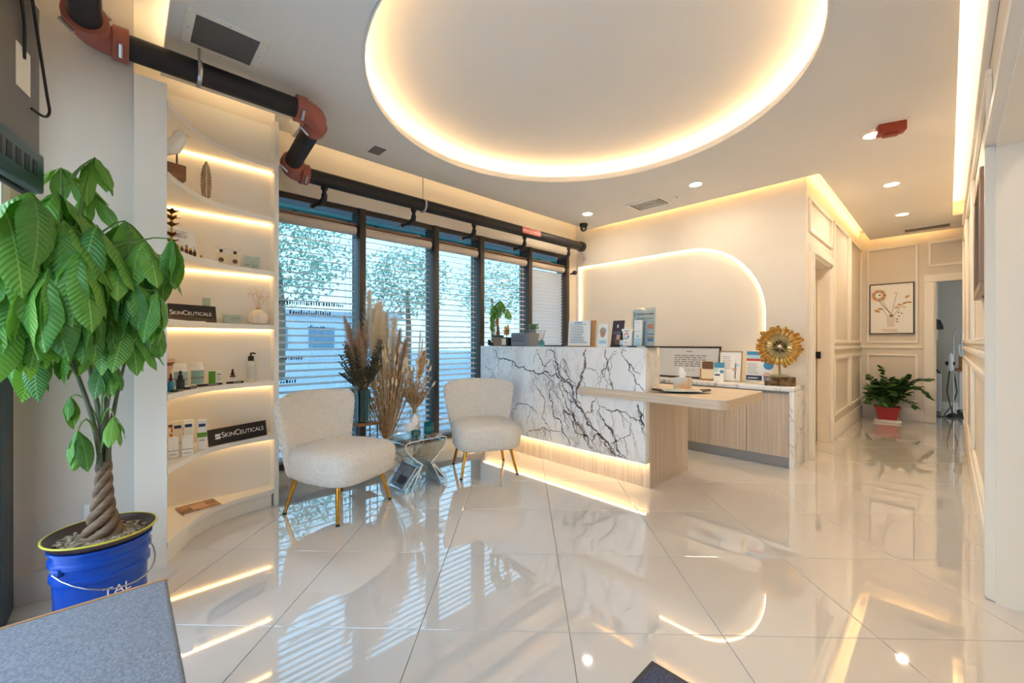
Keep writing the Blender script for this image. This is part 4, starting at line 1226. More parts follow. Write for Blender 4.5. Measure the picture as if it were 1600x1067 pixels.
# ---- dried arrangements by the window
M_plume = translucent(mat('pampas_cream', c(248, 238, 220), 0.9), c(250, 238, 216), 0.5)
M_plumeb = translucent(mat('pampas_brown', c(216, 190, 164), 0.9), c(214, 186, 158), 0.5)
M_wheat = mat('dried_wheat', c(206, 168, 120), 0.85, noise=((40, 40, 40), c(160, 122, 80)))
M_dry = mat('dried_leaf_dark', c(66, 70, 50), 0.8, noise=((40, 40, 40), c(110, 94, 74)))
M_bunny = mat('bunny_tail', c(232, 212, 178), 0.9)
def plume(g, base, tip, r, n, seed):
    q = random.Random(seed)
    base, tip = Vector(base), Vector(tip)
    ax = (tip - base)
    for k in range(n):
        t_ = q.random() ** 0.85
        p = base + ax * t_
        a_ = q.uniform(0, 2 * PI)
        rad = r * (0.35 + 0.65 * math.sin(PI * min(1, 0.15 + 0.85 * (1 - t_)))) * (1 - 0.55 * t_)
        u = Vector((math.cos(a_), math.sin(a_), 0))
        e = p + u * rad * q.uniform(0.25, 1.0) ** 1.4 + ax.normalized() * q.uniform(0.02, 0.075)
        e2 = e + u * rad * q.uniform(0.2, 0.55) + Vector((q.gauss(0, 0.008), q.gauss(0, 0.008), q.uniform(-0.02, 0.012)))
        w = Vector((-u.y, u.x, 0)) * 0.0012
        g.poly([p - w, p + w, e + w, e - w]); g.poly([e - w, e + w, e2])
def dried(name, label, base, neck, items):
    """items: ('plume'|..., tip, material)"""
    t = thing(name, label, 'dried flowers', base, 0, 'dried arrangements by the window')
    for kind, tip, m, r, n in items:
        tip = Vector(tip); q = Vector((tip.x * 0.12, tip.y * 0.12, neck))
        bot = Vector((tip.x * -0.06, tip.y * -0.06, 0.02))
        g = G()
        if kind == 'plume':
            ps = q.lerp(tip, 0.42)
            g.tube([bot, q, ps, tip], [0.0028, 0.0028, 0.002, 0.0012], 5)
            plume(g, ps, tip, r, n, hash((round(tip.x * 1000), round(tip.z * 1000))) & 65535)
            obj('plume', g, m, t)
        elif kind == 'sprig':
            g.tube([bot, q, tip], [0.0026, 0.0024, 0.001], 5)
            for k in range(n):
                f = 0.28 + 0.72 * k / n; p = q.lerp(tip, f); a_ = k * 2.4; u = Vector((math.cos(a_), math.sin(a_), 0.55)).normalized()
                w = u.orthogonal().normalized() * r * 0.22
                g.poly([p, p + u * r * 0.5 + w, p + u * r, p + u * r * 0.5 - w])
            obj('sprig', g, m, t)
        elif kind == 'ear':
            g.tube([bot, q, tip], [0.0022, 0.002, 0.0016], 5)
            d_ = (tip - q).normalized()
            g.tube([tip - d_ * r * 3.2, tip - d_ * r * 2, tip, tip + d_ * r * 2], [r * 0.15, r * 0.8, r * 0.75, r * 0.08], 6)
            obj('ear', g, m, t)
        elif kind == 'spear':
            g.tube([bot, q], [0.003, 0.0025], 5)
            d_ = (tip - q)
            g.tube([q, q + d_ * 0.55, q + d_ * 0.62, q + d_ * 0.8, q + d_ * 0.95, tip], [0.0025, 0.0025, r, r * 1.15, r * 0.8, r * 0.1], 8)
            obj('spear', g, m, t)
    return t
dr_ = random.Random(5)
# bouquet one: teal glass vase on a small stand
V1 = (1.53, 3.50)
st = thing('plant_stand', 'small dark wood and wire stand under the teal glass vase', 'stand', (V1[0], V1[1], 0))
obj('top', G().box((-0.10, -0.085, 0.455), (0.10, 0.085, 0.475), 0.003), M_brownwood, st)
for sx in (-1, 1):
    for sy in (-1, 1): obj('leg', G().cyl((sx * 0.09, sy * 0.075, 0), (sx * 0.09, sy * 0.075, 0.456), 0.005, n=8), M_darkplastic, st)
obj('lower_shelf', G().box((-0.09, -0.075, 0.16), (0.09, 0.075, 0.175)), M_brownwood, st)
for k in range(4): obj('wire', G().tube([(-0.09, -0.078, 0.2 + k * 0.06), (-0.03, -0.08, 0.25 + k * 0.05), (0.03, -0.08, 0.2 + k * 0.06), (0.09, -0.078, 0.24 + k * 0.055)], 0.003, 5), M_darkplastic, st)
va = thing('glass_vase', 'tall teal glass vase with dark greenery on the small stand', 'vase', (V1[0], V1[1], 0.476))
obj('body', G().lathe([(0.05, 0), (0.056, 0.006), (0.058, 0.27), (0.064, 0.285), (0.061, 0.285), (0.055, 0.27), (0.053, 0.012), (0.01, 0.012)], 28), M_tealglass, va)
it = []
for k in range(9): it.append(('plume', (dr_.uniform(-0.16, 0.05), dr_.uniform(-0.05, 0.06), dr_.uniform(0.60, 0.86)), M_plumeb, 0.075, 600))
for k in range(30): it.append(('sprig', (dr_.uniform(-0.19, 0.16), dr_.uniform(-0.09, 0.06), dr_.uniform(0.40, 0.72)), M_dry, 0.036, 44))
for k in range(3): it.append(('plume', (0.07 + 0.04 * k, dr_.uniform(-0.03, 0.06), 1.10 - 0.12 * k), M_plume, 0.10, 1200))
dried('dried_bouquet', 'dark greenery with brown plumes in the teal glass vase', (V1[0], V1[1], 0.49), 0.26, it)
# bouquet two: tall bundle in a pale floor vase
V2 = (1.79, 3.56)
va = thing('floor_vase', 'tall pale floor vase holding the big wheat bundle', 'vase', (V2[0], V2[1], 0))
obj('body', G().lathe([(0.07, 0), (0.08, 0.01), (0.085, 0.1), (0.07, 0.19), (0.055, 0.225), (0.06, 0.24), (0.055, 0.24), (0.045, 0.22), (0.02, 0.15)], 28), mat('pale_ceramic', c(220, 220, 218), 0.4), va)
obj('band', G().lathe([(0.0853, 0.095), (0.0858, 0.1), (0.0853, 0.105)], 28, cap0=False, cap1=False), M_greyplastic, va)
it = []
for k in range(7): it.append(('plume', (-0.16 + 0.055 * k, dr_.uniform(-0.05, 0.05), 1.50 - 0.055 * abs(k - 1.5) * 1.3 + dr_.uniform(-0.04, 0.04)), M_plume if k < 5 else M_plumeb, 0.13, 1500))
for k in range(260): it.append(('ear', (dr_.gauss(0, 0.12), dr_.gauss(-0.02, 0.06), dr_.uniform(0.56, 0.90)), M_wheat, 0.010, 0))
for k in range(30): it.append(('ear', (dr_.uniform(-0.16, 0.14), dr_.uniform(-0.14, 0.02), dr_.uniform(0.78, 1.16)), M_bunny, 0.015, 0))
it.append(('spear', (-0.13, -0.05, 1.32), M_darkwood, 0.015, 0))
for k in range(6): it.append(('sprig', (dr_.uniform(-0.2, 0.1), dr_.uniform(-0.1, 0.05), dr_.uniform(0.9, 1.15)), M_dry, 0.03, 30))
dried('dried_bouquet', 'large wheat and pampas bundle between the two armchairs', (V2[0], V2[1], 0.02), 0.26, it)
# bouquet three: small stems leaning by the rock
V3 = (2.03, 3.50)
va = thing('floor_vase', 'slim clear vase with a small dried bunch beside the window mullion', 'vase', (V3[0], V3[1], 0))
obj('body', G().lathe([(0.05, 0), (0.055, 0.008), (0.05, 0.5), (0.056, 0.52), (0.052, 0.52), (0.046, 0.5), (0.045, 0.02), (0.01, 0.02)], 24), M_clear, va)
it = []
for k in range(2): it.append(('plume', (0.06 + 0.02 * k, 0.0, 1.22 - 0.1 * k), M_plume, 0.04, 260))
for k in range(2): it.append(('spear', (0.09 - 0.03 * k, -0.03, 1.07 - 0.06 * k), M_wheat, 0.022, 0))
for k in range(40): it.append(('sprig', (dr_.uniform(-0.15, 0.15), dr_.uniform(-0.1, 0.08), dr_.uniform(0.62, 0.9)), M_wheat, 0.028, 22))
for k in range(16): it.append(('ear', (dr_.uniform(-0.12, 0.17), dr_.uniform(-0.1, 0.05), dr_.uniform(0.7, 0.98)), M_bunny, 0.013, 0))
dried('dried_bouquet', 'small dried bunch with brown spears beside the window mullion', (V3[0], V3[1], 0.03), 0.5, it)

# ---- clear acrylic magazine table
at_ = thing('acrylic_table', 'clear acrylic side table with magazine pockets between the armchairs', 'table', (1.77, 2.86, 0), math.radians(4))
def sheet(g, prof, y0, y1, th=0.007):
    prof = catmull(prof, 6)
    n = len(prof)
    up, dn = [], []
    for i in range(n):
        a_ = Vector(prof[max(i - 1, 0)]); b_ = Vector(prof[min(i + 1, n - 1)]); d_ = (b_ - a_).normalized(); nn = Vector((-d_.y, d_.x)) * th / 2
        up.append((prof[i][0] + nn.x, prof[i][1] + nn.y)); dn.append((prof[i][0] - nn.x, prof[i][1] - nn.y))
    ring = up + list(reversed(dn))
    bm = g.bm
    r0 = [bm.verts.new((x, y0, z)) for x, z in ring]; r1 = [bm.verts.new((x, y1, z)) for x, z in ring]
    m_ = len(ring)
    for j in range(m_): bm.faces.new((r0[j], r0[(j + 1) % m_], r1[(j + 1) % m_], r1[j]))
    for i in range(n - 1):
        bm.faces.new((r0[i], r0[m_ - 1 - i], r0[m_ - 2 - i], r0[i + 1])); bm.faces.new((r1[i], r1[i + 1], r1[m_ - 2 - i], r1[m_ - 1 - i]))
M_acryl = mat('acrylic_edge', c(226, 232, 230), 0.03, trans=1.0, ior=1.3)
g = G(); sheet(g, [(-0.04, 0.20), (-0.13, 0.27), (-0.185, 0.33), (-0.195, 0.375), (-0.16, 0.395), (-0.08, 0.397), (0, 0.397), (0.08, 0.397), (0.16, 0.395), (0.195, 0.375), (0.185, 0.33), (0.13, 0.27), (0.04, 0.20)], 0, 0.28)
obj('top_sheet', g, M_clear, at_)
for s_ in (-1, 1):
    g = G(); sheet(g, [(s_ * x, z) for x, z in ((0.04, 0.20), (0.10, 0.14), (0.16, 0.07), (0.20, 0.025), (0.195, 0.006), (0.165, 0.005), (0.135, 0.03), (0.09, 0.12), (0.05, 0.185))], 0, 0.28)
    pk = obj('magazine_pocket', g, M_clear, at_)
    for yy in (0.0, 0.28):
        pts = catmull([(s_ * x, yy, z) for x, z in ((0.04, 0.20), (0.10, 0.14), (0.16, 0.07), (0.20, 0.025), (0.195, 0.006), (0.165, 0.005), (0.135, 0.03), (0.09, 0.12), (0.05, 0.185))], 4)
        obj('polished_edge', G().tube(pts, 0.0038, 6), M_paper, pk)
for yy in (0.0, 0.28):
    pts = catmull([(x, yy, z) for x, z in ((-0.04, 0.20), (-0.13, 0.27), (-0.185, 0.33), (-0.195, 0.375), (-0.16, 0.395), (-0.08, 0.397), (0.08, 0.397), (0.16, 0.395), (0.195, 0.375), (0.185, 0.33), (0.13, 0.27), (0.04, 0.20))], 4)
    obj('polished_edge', G().tube(pts, 0.0036, 6), M_paper, at_)
def magazine(label, loc, rot, w, h, th, cover, extra=(), group=None, name='magazine'):
    t = thing(name, label, 'magazine', loc, 0, group)
    t.rotation_euler = rot
    obj('pages', G().box((-w / 2, -h / 2, 0.0005), (w / 2 - 0.001, h / 2, th - 0.0005)), M_paper, t)
    cv = G(); cv.box((-w / 2 - 0.0005, -h / 2 - 0.001, th - 0.0005), (w / 2, h / 2 + 0.001, th + 0.0005)); cv.box((-w / 2 - 0.0005, -h / 2 - 0.001, 0), (w / 2, h / 2 + 0.001, 0.0005)); cv.box((-w / 2 - 0.001, -h / 2 - 0.001, 0), (-w / 2, h / 2 + 0.001, th))
    co = obj('cover', cv, cover, t)
    for (x0, y0, x1, y1, m) in extra:
        obj('print_block', G().box((x0 * w - w / 2, y0 * h - h / 2, th + 0.0004), (x1 * w - w / 2, y1 * h - h / 2, th + 0.001)), m, co)
    return t
M_covdark = mat('cover_dark', c(58, 48, 50), 0.3, noise=((20, 20, 20), c(140, 120, 112)))
M_covbrown = mat('cover_brown', c(92, 62, 42), 0.3, noise=((14, 14, 14), c(190, 140, 84)))
M_covlight = mat('cover_light', c(216, 222, 226), 0.3)
M_skin = mat('print_skin', c(206, 164, 138), 0.5)
for s_, cov, lab in ((-1, M_covdark, 'dark magazine standing in the nearer acrylic pocket by the armchair leg'), (1, M_covlight, 'pale magazine standing in the acrylic pocket nearer the desk')):
    m_ = magazine(lab, (1.77 + s_ * 0.135, 2.995, 0.105), (0, math.radians(s_ * 50), 0), 0.19, 0.22, 0.012, cov, ((0.15, 0.1, 0.5, 0.6, M_ink), (0.6, 0.1, 0.9, 0.9, M_greyink)), 'magazines in the acrylic table')
cd = thing('candle_jar', 'dark teal glass candle on the acrylic table', 'candle', (1.88, 3.01, 0.402))
obj('glass', G().lathe([(0.036, 0), (0.04, 0.003), (0.041, 0.095), (0.038, 0.095), (0.037, 0.075), (0.01, 0.07)], 28), mat('teal_jar', c(18, 92, 100), 0.1), cd)
obj('label', G().lathe([(0.0415, 0.025), (0.0418, 0.065)], 28, cap0=False, cap1=False), mat('teal_label', c(40, 120, 124), 0.3), cd)
cd = thing('votive_glass', 'small grey-teal glass votive in front of the white rock', 'candle', (1.72, 2.95, 0.402))
obj('glass', G().lathe([(0.03, 0), (0.036, 0.003), (0.04, 0.055), (0.037, 0.055), (0.032, 0.01), (0.005, 0.008)], 24), M_tealglass, cd)
obj('wax', G().lathe([(0.03, 0.009), (0.033, 0.03), (0.005, 0.031)], 24), mat('wax', c(150, 176, 176), 0.5), cd)
g = G(); g.blob((0, 0, 0.045), (0.07, 0.045, 0.05), 1, 0.2); g.blob((0.05, 0.02, 0.06), (0.05, 0.04, 0.085), 1, 0.2)
rk = obj('crystal_rock', g, mat('white_rock', c(232, 230, 228), 0.6, bump=(30, 0.6, 0.01)), loc=(1.74, 3.06, 0.418), sharp=4); tag(rk, 'rough white crystal rock on the acrylic table', 'rock')
magazine('brown open magazine lying on the acrylic table', (1.88, 2.92, 0.402), (0, 0, 0.5), 0.12, 0.08, 0.006, M_covbrown)

# ---- plant at the hall end
zp = thing('zz_plant', 'dark green bushy plant in a square red pot at the hall end', 'plant', (8.25, 0.62, 0.036))
def square_ring(h, z): return [(-h, -h, z), (h, -h, z), (h, h, z), (-h, h, z)]
M_redpot = mat('red_pot', c(176, 56, 58), 0.35)
obj('pot', G().loft([square_ring(0.10, 0), square_ring(0.135, 0.17), square_ring(0.145, 0.172), square_ring(0.146, 0.185), square_ring(0.128, 0.185), square_ring(0.12, 0.15)]), M_redpot, zp, rot=(0, 0, math.radians(6)))
obj('soil', G().loft([square_ring(0.12, 0.15), square_ring(0.118, 0.165)]), M_soil, zp, rot=(0, 0, math.radians(6)))
sa = thing('plant_saucer', 'pale stone slab saucer under the red pot', 'saucer', (8.25, 0.62, 0.0005), math.radians(6))
obj('slab', G().box((-0.15, -0.15, 0.012), (0.15, 0.15, 0.034), 0.004), M_trim, sa); obj('foot', G().box((-0.14, -0.14, 0), (0.14, 0.14, 0.0125)), M_trim, sa)
zr = random.Random(11)
zl = leaf_mesh(0.105, 0.07, 0.15, 0.2, M_leafdark, 4)
zl2 = leaf_mesh(0.105, 0.07, 0.15, 0.2, mat('leaf_mid', c(62, 100, 46), 0.35), 4)
def frond(tip, lift):
    tip = Vector(tip); b_ = Vector((tip.x * 0.12, tip.y * 0.12, 0.15))
    pts = [b_.lerp(tip, f) + Vector((0, 0, lift * math.sin(PI * f))) for f in [k / 8 for k in range(9)]]
    fr_ = obj('frond_stem', G().tube(pts, [0.008 - 0.0007 * k for k in range(9)], 6), M_stem, zp)
    L_ = (tip - b_).length
    n = max(5, int(L_ / 0.05))
    for k in range(n):
        f = 0.25 + 0.75 * k / (n - 1)
        i = min(7, int(f * 8)); p = pts[i].lerp(pts[i + 1], f * 8 - i); d_ = (pts[i + 1] - pts[i]).normalized()
        az = math.atan2(d_.y, d_.x)
        for s_ in (-1, 1):
            o = place_leaf(zr.choice((zl, zl, zl2)), fr_, p, az + s_ * (0.9 if abs(d_.z) < 0.8 else 1.5) + zr.uniform(-0.2, 0.2), -math.asin(max(-0.9, min(0.9, d_.z))) * 0.6 + zr.uniform(-0.2, 0.3), zr.uniform(-0.6, 0.6), zr.uniform(0.8, 1.15), 'leaflet')
zq = random.Random(2)
for k in range(12):
    a_ = k * 2.4; r_ = zq.uniform(0.06, 0.2)
    frond((r_ * math.cos(a_) - 0.04, r_ * math.sin(a_), zq.uniform(0.38, 0.6)), 0.03)
for tip, lift in (((0.0, 0.06, 0.74), 0.0), ((-0.05, -0.42, 0.62), 0.16), ((0.0, -0.44, 0.38), 0.22), ((-0.1, 0.19, 0.60), 0.05), ((-0.12, 0.2, 0.36), 0.12), ((-0.2, 0.08, 0.50), 0.1), ((-0.24, -0.12, 0.42), 0.12), ((-0.1, -0.28, 0.26), 0.1), ((-0.22, 0.18, 0.3), 0.12),
                 ((0.08, -0.22, 0.54), 0.1), ((0.05, 0.2, 0.46), 0.05), ((-0.15, -0.02, 0.58), 0.02), ((-0.26, 0.02, 0.28), 0.12), ((0.02, -0.12, 0.5), 0.0), ((-0.02, 0.2, 0.26), 0.1), ((-0.1, 0.1, 0.42), 0.03), ((-0.16, -0.2, 0.5), 0.08), ((-0.18, 0.16, 0.44), 0.06), ((-0.12, -0.1, 0.34), 0.05), ((-0.14, 0.12, 0.34), 0.05), ((-0.06, -0.2, 0.4), 0.05), ((-0.06, 0.2, 0.38), 0.05), ((-0.2, -0.06, 0.36), 0.05), ((-0.05, -0.05, 0.56), 0.0), ((-0.08, 0.05, 0.52), 0.0), ((-0.05, -0.32, 0.5), 0.1), ((-0.03, -0.24, 0.62), 0.06)):
    frond(tip, lift)

# ---- equipment room contents
M_devwhite = mat('device_white', c(214, 218, 222), 0.35)
t = thing('air_unit', 'white upright machine with trailing cables in the equipment room', 'machine', (9.75, 0.19, 0))
obj('body', G().box((-0.12, -0.12, 0.05), (0.12, 0.13, 0.66), 0.02), M_devwhite, t)
obj('base', G().box((-0.11, -0.11, 0), (0.11, 0.12, 0.05)), M_greyplastic, t)
obj('hose', G().tube([(-0.05, 0.08, 0.66), (-0.03, 0.0, 0.74), (0.02, -0.06, 0.72), (0.04, -0.1, 0.66)], 0.012, 8), M_darkplastic, t)
t = thing('trolley', 'pale equipment trolley with wooden top in the equipment room', 'trolley', (9.75, -0.24, 0))
obj('body', G().box((-0.2, -0.2, 0.12), (0.2, 0.12, 0.72), 0.01), M_devwhite, t)
obj('top', G().box((-0.23, -0.24, 0.72), (0.23, 0.17, 0.745)), M_brownwood, t)
for x in (-0.17, 0.17):
    for y in (-0.16, 0.1): obj('caster', G().cyl((x - 0.015, y, 0.04), (x + 0.015, y, 0.04), 0.04, n=12), M_darkplastic, t); obj('caster_fork', G().box((x - 0.01, y - 0.01, 0.04), (x + 0.01, y + 0.01, 0.125)), M_greyplastic, t)
t = thing('treatment_device', 'wooden fronted device with white cover on the trolley', 'machine', (9.75, -0.24, 0.746))
obj('housing', G().box((-0.12, -0.22, 0), (0.12, 0.12, 0.20), 0.006), M_brownwood, t); obj('front_panel', G().box((-0.126, -0.19, 0.05), (-0.119, 0.06, 0.17)), M_darkplastic, t)
obj('cover', G().loft([[(x * k, y * k - 0.05, z) for x, y in ((-0.12, -0.16), (0.12, -0.16), (0.12, 0.16), (-0.12, 0.16))] for k, z in ((0.95, 0.2), (1.05, 0.24), (1.1, 0.38), (0.9, 0.40))]), M_devwhite, t)
t = thing('handpiece_stand', 'curved metal stand with white handpiece in the equipment room', 'machine', (9.5, -0.06, 0))
obj('pole', G().tube([(0, 0, 0.06), (0, 0, 1.25), (0, -0.02, 1.35), (0, -0.06, 1.37), (0, -0.09, 1.3), (0, -0.09, 1.0)], 0.012, 10), M_chrome, t)
obj('handpiece', G().lathe([(0.02, 0.72), (0.035, 0.75), (0.035, 0.95), (0.018, 1.0)], 16, (0, 0.03, 0)), M_devwhite, t)
obj('pedal_base', G().lathe([(0.07, 0), (0.065, 0.03), (0.02, 0.06)], 20), M_darkplastic, t)
obj('dark_bracket', G().blob((0, 0.035, 0.84), (0.03, 0.06, 0.05), 2), M_darkplastic, t)
obj('cable', G().tube([(0, 0.04, 0.74), (0, 0.07, 0.4), (0, 0.03, 0.15), (-0.1, 0.1, 0.03), (-0.2, 0.02, 0.015), (-0.15, -0.1, 0.012), (0.0, -0.16, 0.012)], 0.008, 8), M_darkplastic, t)
obj('cable', G().tube([(0, 0.0, 0.74), (0, -0.04, 0.4), (0, 0.02, 0.12), (-0.12, 0.0, 0.012), (-0.2, 0.16, 0.012), (-0.05, 0.25, 0.012)], 0.008, 8), M_darkplastic, t)
t = thing('wall_poster', 'pale narrow poster on the equipment room wall', 'poster', (10.59, 0.24, 1.22))
obj('sheet', G().box((-0.01, -0.12, 0), (0, 0.2, 1.0)), M_trim, t); obj('print', G().box((-0.011, -0.09, 0.05), (-0.0098, 0.17, 0.95)), mat('poster_grey', c(188, 184, 172), 0.7), t)
t = thing('swing_lamp', 'black dome lamp head hanging in the equipment room', 'lamp', (9.6, 0.16, 1.38))
obj('shade', G().lathe([(0.02, 0.18), (0.08, 0.15), (0.11, 0.06), (0.115, 0.0), (0.10, 0.0), (0.09, 0.05), (0.01, 0.14)], 24), M_darkplastic, t)
obj('arm', G().cyl((0, 0, 0.17), (0, 0, ZU - 1.38), 0.012, n=8), M_darkplastic, t)
# beyond the hall doorway
t = thing('treatment_bed', 'beige treatment bed glimpsed through the hall doorway', 'bed', (6.35, 2.0, 0))
obj('mattress', G().box((-0.3, -0.55, 0.55), (0.3, 0.5, 0.68), 0.04, seg=3), mat('bed_beige', c(196, 176, 158), 0.7), t); obj('base', G().box((-0.22, -0.5, 0.0), (0.22, 0.45, 0.55), 0.02), mat('bed_base', c(150, 134, 122), 0.6), t)
t = thing('wall_clock', 'round gold clock on the beige wall beyond the hall doorway', 'clock', (6.6, 2.598, 1.58))
obj('rim', G().tube([(0.14 * math.cos(k * PI / 16), -0.015, 0.14 * math.sin(k * PI / 16)) for k in range(33)], 0.012, 8), M_gold, t); obj('face', G().cyl((0, -0.001, 0), (0, -0.008, 0), 0.13, n=28), M_paper, t)
for a_, l_ in ((0.6, 0.09), (2.2, 0.06)): obj('hand', G().box((-0.004, -0.013, 0), (0.004, -0.009, l_)), M_ink, t, rot=(0, a_, 0))
for nm, lab, loc, rad, st_ in (('unseen_lamp', 'warm round ceiling lamp in the beige treatment room', (6.2, 1.8, ZU), 0.16, 14.0), ('unseen_lamp', 'cool round ceiling lamp in the equipment room', (9.6, 0.6, ZU), 0.12, 3.0), ('unseen_lamp', 'unseen round lamp added beyond the near doorway to brighten its door leaf', (2.2, -0.9, ZU), 0.2, 14.5)):  # unseen room lamps; the near-doorway one is added to brighten its door leaf
    t = thing(nm, lab, 'light', loc)
    obj('base', G().lathe([(rad * 0.9, 0), (rad, -0.02)], 24), M_white, t)
    obj('diffuser', G().lathe([(rad, -0.02), (rad * 0.95, -0.05), (rad * 0.5, -0.065), (0.01, -0.07)], 24), mat('lamp_diffuser%.1f' % st_, c(255, 244, 226), emit=(c(255, 226, 186) if st_ > 4 else c(240, 240, 230), st_)), t)

# =================================================================== SMALL THINGS
def card(name, label, cat, loc, rz, w, h, lean, th, m, blocks=(), group=None, centre=True):
    """a thin upright sheet; local x right, z up, printed on its -y face"""
    t = thing(name, label, cat, loc, rz, group)
    t.rotation_euler = (-math.radians(lean), 0, rz)
    s_ = obj('sheet', G().box((-w / 2, 0, 0), (w / 2, th, h), min(0.0015, th / 3), seg=1), m, t)
    for k, (u0, v0, u1, v1, mm) in enumerate(blocks):
        obj('print_block', G().box((u0 * w - w / 2, -0.0006 - 0.00005 * k, v0 * h), (u1 * w - w / 2, 0.0002, v1 * h)), mm, s_)
    return t
def lines(u0, u1, v0, v1, n, m, q, ragged=0.3):
    out = []
    for k in range(n):
        v = v1 - (v1 - v0) * (k + 0.5) / n
        hh = (v1 - v0) / n * 0.32
        x = u0
        end = u1 - q.random() * ragged * (u1 - u0)
        while x < end:
            w = q.uniform(0.03, 0.1)
            out.append((x, v - hh / 2, min(x + w, end), v + hh / 2, m)); x += w + 0.018
    return out
lq = random.Random(3)
def cbox(name, label, loc, rz, w, d, h, m, parts=(), group=None, cat='box'):
    t = thing(name, label, cat, loc, rz, group)
    b_ = obj('carton', G().box((-w / 2, -d / 2, 0), (w / 2, d / 2, h), 0.002, seg=1), m, t)
    for (u0, v0, u1, v1, mm) in parts:
        obj('print_block', G().box((u0 * w - w / 2, -d / 2 - 0.0007, v0 * h), (u1 * w - w / 2, -d / 2 + 0.0002, v1 * h)), mm, b_)
    return t
face = lambda x, y: math.atan2(-x, y)
M_pgreen = mat('pale_green_card', c(186, 204, 190), 0.5)
M_green = mat('print_green', c(96, 160, 40), 0.5)
M_navy = mat('print_navy', c(44, 62, 96), 0.5)
M_sky = mat('print_blue', c(70, 150, 200), 0.5)
M_lightblue = mat('print_lightblue', c(186, 222, 234), 0.5)
M_purple = mat('print_purple', c(74, 60, 76), 0.4)
M_redp = mat('print_red', c(208, 74, 60), 0.5)
M_yellowp = mat('print_yellow', c(236, 184, 60), 0.5)
M_teal = mat('print_teal', c(150, 186, 180), 0.5)
M_cream = mat('cream_glaze', c(238, 222, 190), 0.35)
M_brownp = mat('print_brown', c(120, 84, 60), 0.5)
M_whitebox = mat('white_carton', c(246, 244, 238), 0.45)

# ---- top shelf
z = ZS[5] + 0.0005
t = thing('bird_sculpture', 'white bird figure on a wooden block, top of the lit shelves', 'sculpture', (0.20, 2.93, z), math.radians(10))
obj('block', G().box((-0.055, -0.03, 0), (0.055, 0.03, 0.085), 0.003), M_brownwood, t)
obj('rod', G().cyl((0.02, 0, 0.085), (0.02, 0, 0.15), 0.004, n=8), M_darkplastic, t)
g = G(); g.tube([(-0.09, 0, 0.10), (-0.05, 0, 0.135), (0.0, 0, 0.18), (0.03, 0, 0.23), (0.035, 0, 0.265), (0.045, 0, 0.285)], [0.006, 0.025, 0.042, 0.036, 0.028, 0.012], 16)
b_ = obj('bird', g, mat('white_ceramic', c(240, 236, 228), 0.3), t)
obj('beak', G().tube([(0.055, 0, 0.268), (0.085, 0, 0.262)], [0.010, 0.001], 8), M_cream, b_)
t = thing('feather_ornament', 'carved wooden feather standing on the top lit shelf', 'ornament', (0.385, 3.22, z), math.radians(6))
g = G()
L_ = [(0.0, 0.004), (0.03, 0.022), (0.09, 0.027), (0.16, 0.026), (0.21, 0.018), (0.245, 0.003)]
rows = []
for k in range(25):
    f = k / 24 * 0.245
    for i in range(len(L_) - 1):
        if L_[i][0] <= f <= L_[i + 1][0] + 1e-9:
            q = (f - L_[i][0]) / (L_[i + 1][0] - L_[i][0]); w = L_[i][1] + (L_[i + 1][1] - L_[i][1]) * q; break
    w *= 1 + (0.10 if k % 2 else -0.06)
    rows.append([(-w, -0.004, f), (0, -0.009, f + 0.004), (w, -0.004, f), (w, 0.004, f), (0, 0.008, f + 0.004), (-w, 0.004, f)])
g.loft(rows)
obj('vane', g, mat('feather_brown', c(186, 158, 130), 0.6, noise=((60, 60, 20), c(150, 122, 96))), t, sharp=30); obj('quill', G().cyl((0, -0.009, 0), (0, -0.009, 0.235), 0.0025, n=6), M_cream, t)

# ---- second shelf
z = ZS[4] + 0.0005
for (x, y, s_, lab) in ((0.195, 2.90, 1.0, 'gold leaf flower ornament standing by the pier on the second shelf'),):
    t = thing('gold_ornament', lab, 'ornament', (x, y, z))
    obj('stem', G().cyl((0, 0, 0.0), (0, 0, 0.21), 0.004, n=8), M_gold, t); obj('foot', G().lathe([(0.03, 0), (0.028, 0.006), (0.008, 0.012)], 16), M_gold, t)
    for k, zz in enumerate((0.03, 0.065, 0.12, 0.155, 0.19)):
        for j in range(7):
            a_ = j * 2 * PI / 7 + k * 0.5
            g = G(); g.loft([[(0.0, -0.006, 0), (0.018, -0.014, 0.010), (0.04, -0.008, 0.008), (0.048, 0, 0.012)], [(0.0, 0.006, 0), (0.018, 0.014, 0.012), (0.04, 0.008, 0.010), (0.048, 0.001, 0.013)]], close=False)
            obj('petal', g, M_goldleaf, t, (0, 0, zz), (0, -0.2, a_))
t = card('canvas_print', 'small white canvas print with text and bottles on the second shelf', 'picture', (0.262, 3.10, z), math.radians(28), 0.165, 0.175, 12, 0.018, M_whitebox,
         lines(0.12, 0.8, 0.62, 0.9, 5, M_greyink, lq, 0.2) + [(0.62, 0.08, 0.92, 0.42, M_greyink), (0.70, 0.2, 0.9, 0.46, M_paper)])
for k in range(5):
    t = cbox('mini_bottle', 'tiny amber bottle, %s in the row before the canvas print' % ('first', 'second', 'third', 'fourth', 'last')[k], (0.225 + k * 0.022, 2.975 + k * 0.025, z), 0.2, 0.014, 0.014, 0.028, mat('amber%d' % k, c(110, 50, 24), 0.2), (), 'mini bottles', 'bottle')
    obj('cap', G().cyl((0, 0, 0.028), (0, 0, 0.04), 0.006, n=10), M_gold, t)
t = thing('gold_jar', 'tiny gold lidded jar beside the canvas print', 'jar', (0.365, 3.27, z))
obj('body', G().lathe([(0.012, 0), (0.022, 0.008), (0.02, 0.022), (0.008, 0.028)], 18), M_goldleaf, t); obj('finial', G().lathe([(0.006, 0.028), (0.008, 0.036), (0.002, 0.048)], 12), M_gold, t)
